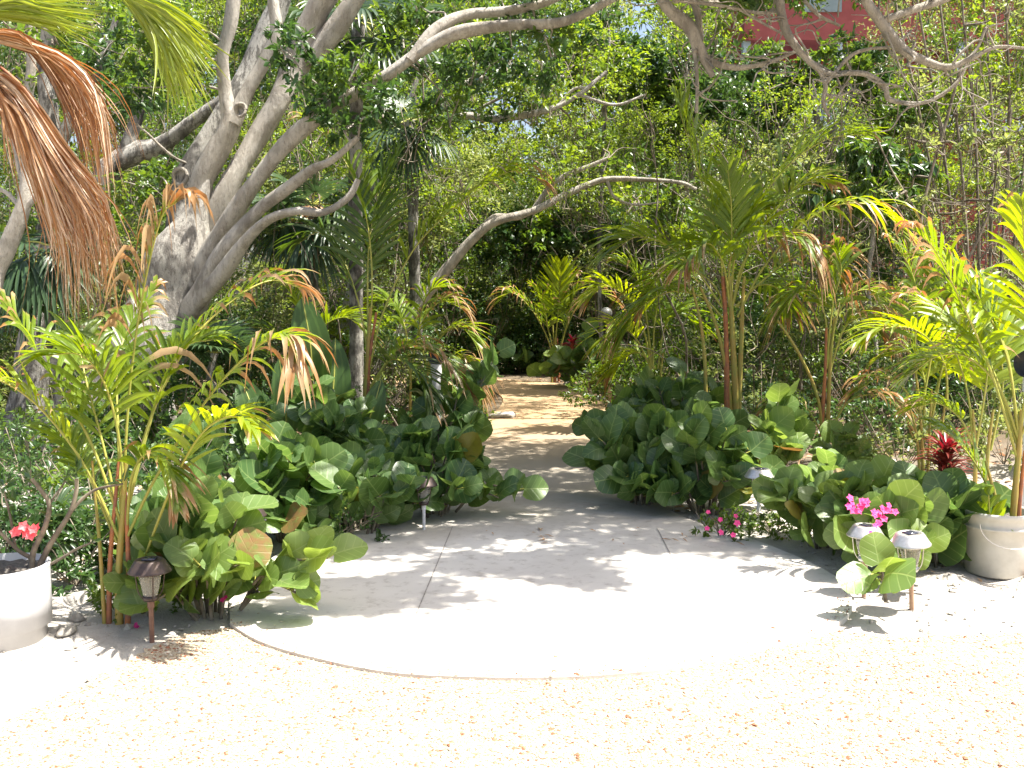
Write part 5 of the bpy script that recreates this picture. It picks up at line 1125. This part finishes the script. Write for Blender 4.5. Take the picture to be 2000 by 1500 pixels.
for (px, py, n) in ((62, 935, 9), (150, 925, 12), (128, 935, 10), (178, 1058, 6), (8, 950, 12), (78, 955, 7), (-20, 1015, 10), (240, 945, 5), (30, 985, 8), (95, 1010, 4)):
    c = P(px, py, 4.62); D = rdir(n, .35); leaves(mb, np.tile(c, (n, 1)) + D * .01, D, nrm(rng.normal(0, .4, (n, 3)) + [0, 0, 1]), rng.uniform(.05, .085, n), .026)
mb.build('foliage', [M['succ']], dr)
for (px, py) in ((38, 1035), (52, 1042), (66, 1034), (74, 1032), (46, 1028), (60, 1046), (30, 1040)):
    mb = MB(); c = P(px, py, 4.5); dirs = nrm(np.array([rng.normal(0, .5), -1, .5])); S1 = nrm(np.cross(dirs, [0, 0, 1])); U1 = np.cross(S1, dirs); a = np.arange(5) * 2 * pi / 5 + U(0, 1)
    leaves(mb, np.tile(c, (5, 1)), np.cos(a)[:, None] * S1 + np.sin(a)[:, None] * U1 + dirs * .3, np.tile(dirs, (5, 1)), .028, .026); mb.build('flower', [M['coral']], dr)
# bucket
bc = P(1945, 1115, 5.75); bc[2] = float(ground_z(bc[0], bc[1])); root = thing('bucket', bc, 'white plastic bucket of soil at the right edge', 'bucket')
mb = MB(); mb.lathe([(0, 0), (.160, 0), (.168, .01), (.180, .18), (.186, .275), (.196, .278), (.196, .290), (.188, .294), (.192, .34), (.200, .345), (.200, .372), (.192, .375), (.186, .36), (.180, .29), (.0, .29)], bc, 64, 0); mb.build('body', [M['plastic']], root)
mb = MB(); rr = np.linspace(0, .181, 10); gp = np.stack([bc[0] + rr[:, None] * np.cos(th), bc[1] + rr[:, None] * np.sin(th), bc[2] + .315 + rng.normal(0, .006, (10, 40))], -1); mb.grid(gp); mb.build('soil', [M['soil']], root)
mb = MB(); hd_ = np.array([(-.2 * cos(t), -.05 - .02 * sin(t), .33 - .14 * sin(t)) for t in np.linspace(0, pi, 16)]); mb.tube(hd_ + bc + [0, -.15, 0], .003, 6, 0); mb.build('handle', [M['steel']], root)
# terracotta planter
tc = P(305, 1115, 5.9); tc[2] = float(ground_z(tc[0], tc[1])); root = thing('terracotta_planter', tc, 'terracotta box planter behind the clump palm canes', 'planter')
mb = MB()
prof = [(.15, 0), (.18, .22), (.19, .22), (.19, .26), (.165, .26), (.16, .2), (0, .2)]
def sqring(h, z): return np.array([(-h, -h * .8, z), (h, -h * .8, z), (h, h * .8, z), (-h, h * .8, z), (-h, -h * .8, z)]) + tc
mb.grid(np.array([sqring(*p_) for p_ in prof])); mb.build('body', [M['terra']], root, False)
bush((305, 1115), .2, .5, 500, .05, 'succ', 'grey-green fleshy plant growing over the terracotta planter', d=5.9)

# stones
def stone(c, s, label, group=None, flat=.6):
    mb = MB(); n1, n2 = 9, 14; u = np.linspace(0, pi, n1)[:, None]; v = np.linspace(0, 2 * pi, n2 + 1)[None]
    dirs = np.stack([np.sin(u) * np.cos(v), np.sin(u) * np.sin(v), np.cos(u) * np.ones_like(v)], -1); ph = rng.uniform(0, 6, 6)
    r = 1 + .22 * np.sin(dirs[..., 0] * 3 + ph[0]) + .18 * np.sin(dirs[..., 1] * 4 + ph[1]) + .15 * np.sin(dirs[..., 2] * 5 + ph[2]); r = np.round(r * 5) / 5 * .5 + r * .5
    mb.grid(dirs * r[..., None] * np.array([s * U(.8, 1.3), s * U(.7, 1), s * flat])); o = mb.build('stone', [M['stone']], None, True); o.location = (float(c[0]), float(c[1]), float(c[2]) + s * flat * .35); o.rotation_euler = (0, 0, U(0, 6))
    tag(o, label, 'stone', group); return o
for px, py, s, l in ((128, 1238, .045, 'jagged white stone right beside the foot of the round pot'), (150, 1215, .035, 'smaller pale stone behind the jagged one near the round pot'), (178, 1222, .022, 'pebble-sized pale stone between round pot and palm canes'),
                     (1700, 925, .07, 'broken pale stone on the sand behind the pink flowers'), (1745, 915, .06, 'pale stone left of the red spiky plant'), (1560, 1000, .05, 'shaded grey stone at the foot of the silver lamp'),
                     (975, 818, .20, 'flat pale stone at the left bend of the path'), (935, 842, .13, 'second flat stone edging the left bend, nearer the camera'), (1180, 782, .16, 'pale stone edging the right bend of the path'),
                     (1115, 752, .12, 'small pale stone near the far palm at the path end'), (1000, 1100 + 160, .006, 'tiny dark pebble lying alone on the landing')):
    g = GZ(px, py)
    if py == 1260: g = G(1132, 1268); g[2] = .02
    stone(g, s, l, None, .35 if s > .1 else .6)

# fallen palm leaflets on the path edge
mb = MB(); n = 26; O = np.array([G(U(880, 1500), U(1035, 1075)) for _ in range(n)]); O[:, 2] = .032; D = nrm(np.column_stack([rng.normal(0, 1, (n, 2)), np.zeros(n)]))
leaves(mb, O, D, np.tile([0, 0, 1.], (n, 1)), rng.uniform(.03, .08, n), .012); tag(mb.build('fallen_leaves', [M['litter']]), 'scattered dry leaves fallen along the back of the concrete landing', 'fallen leaves', kind='stuff')
print('objects', len(bpy.data.objects))
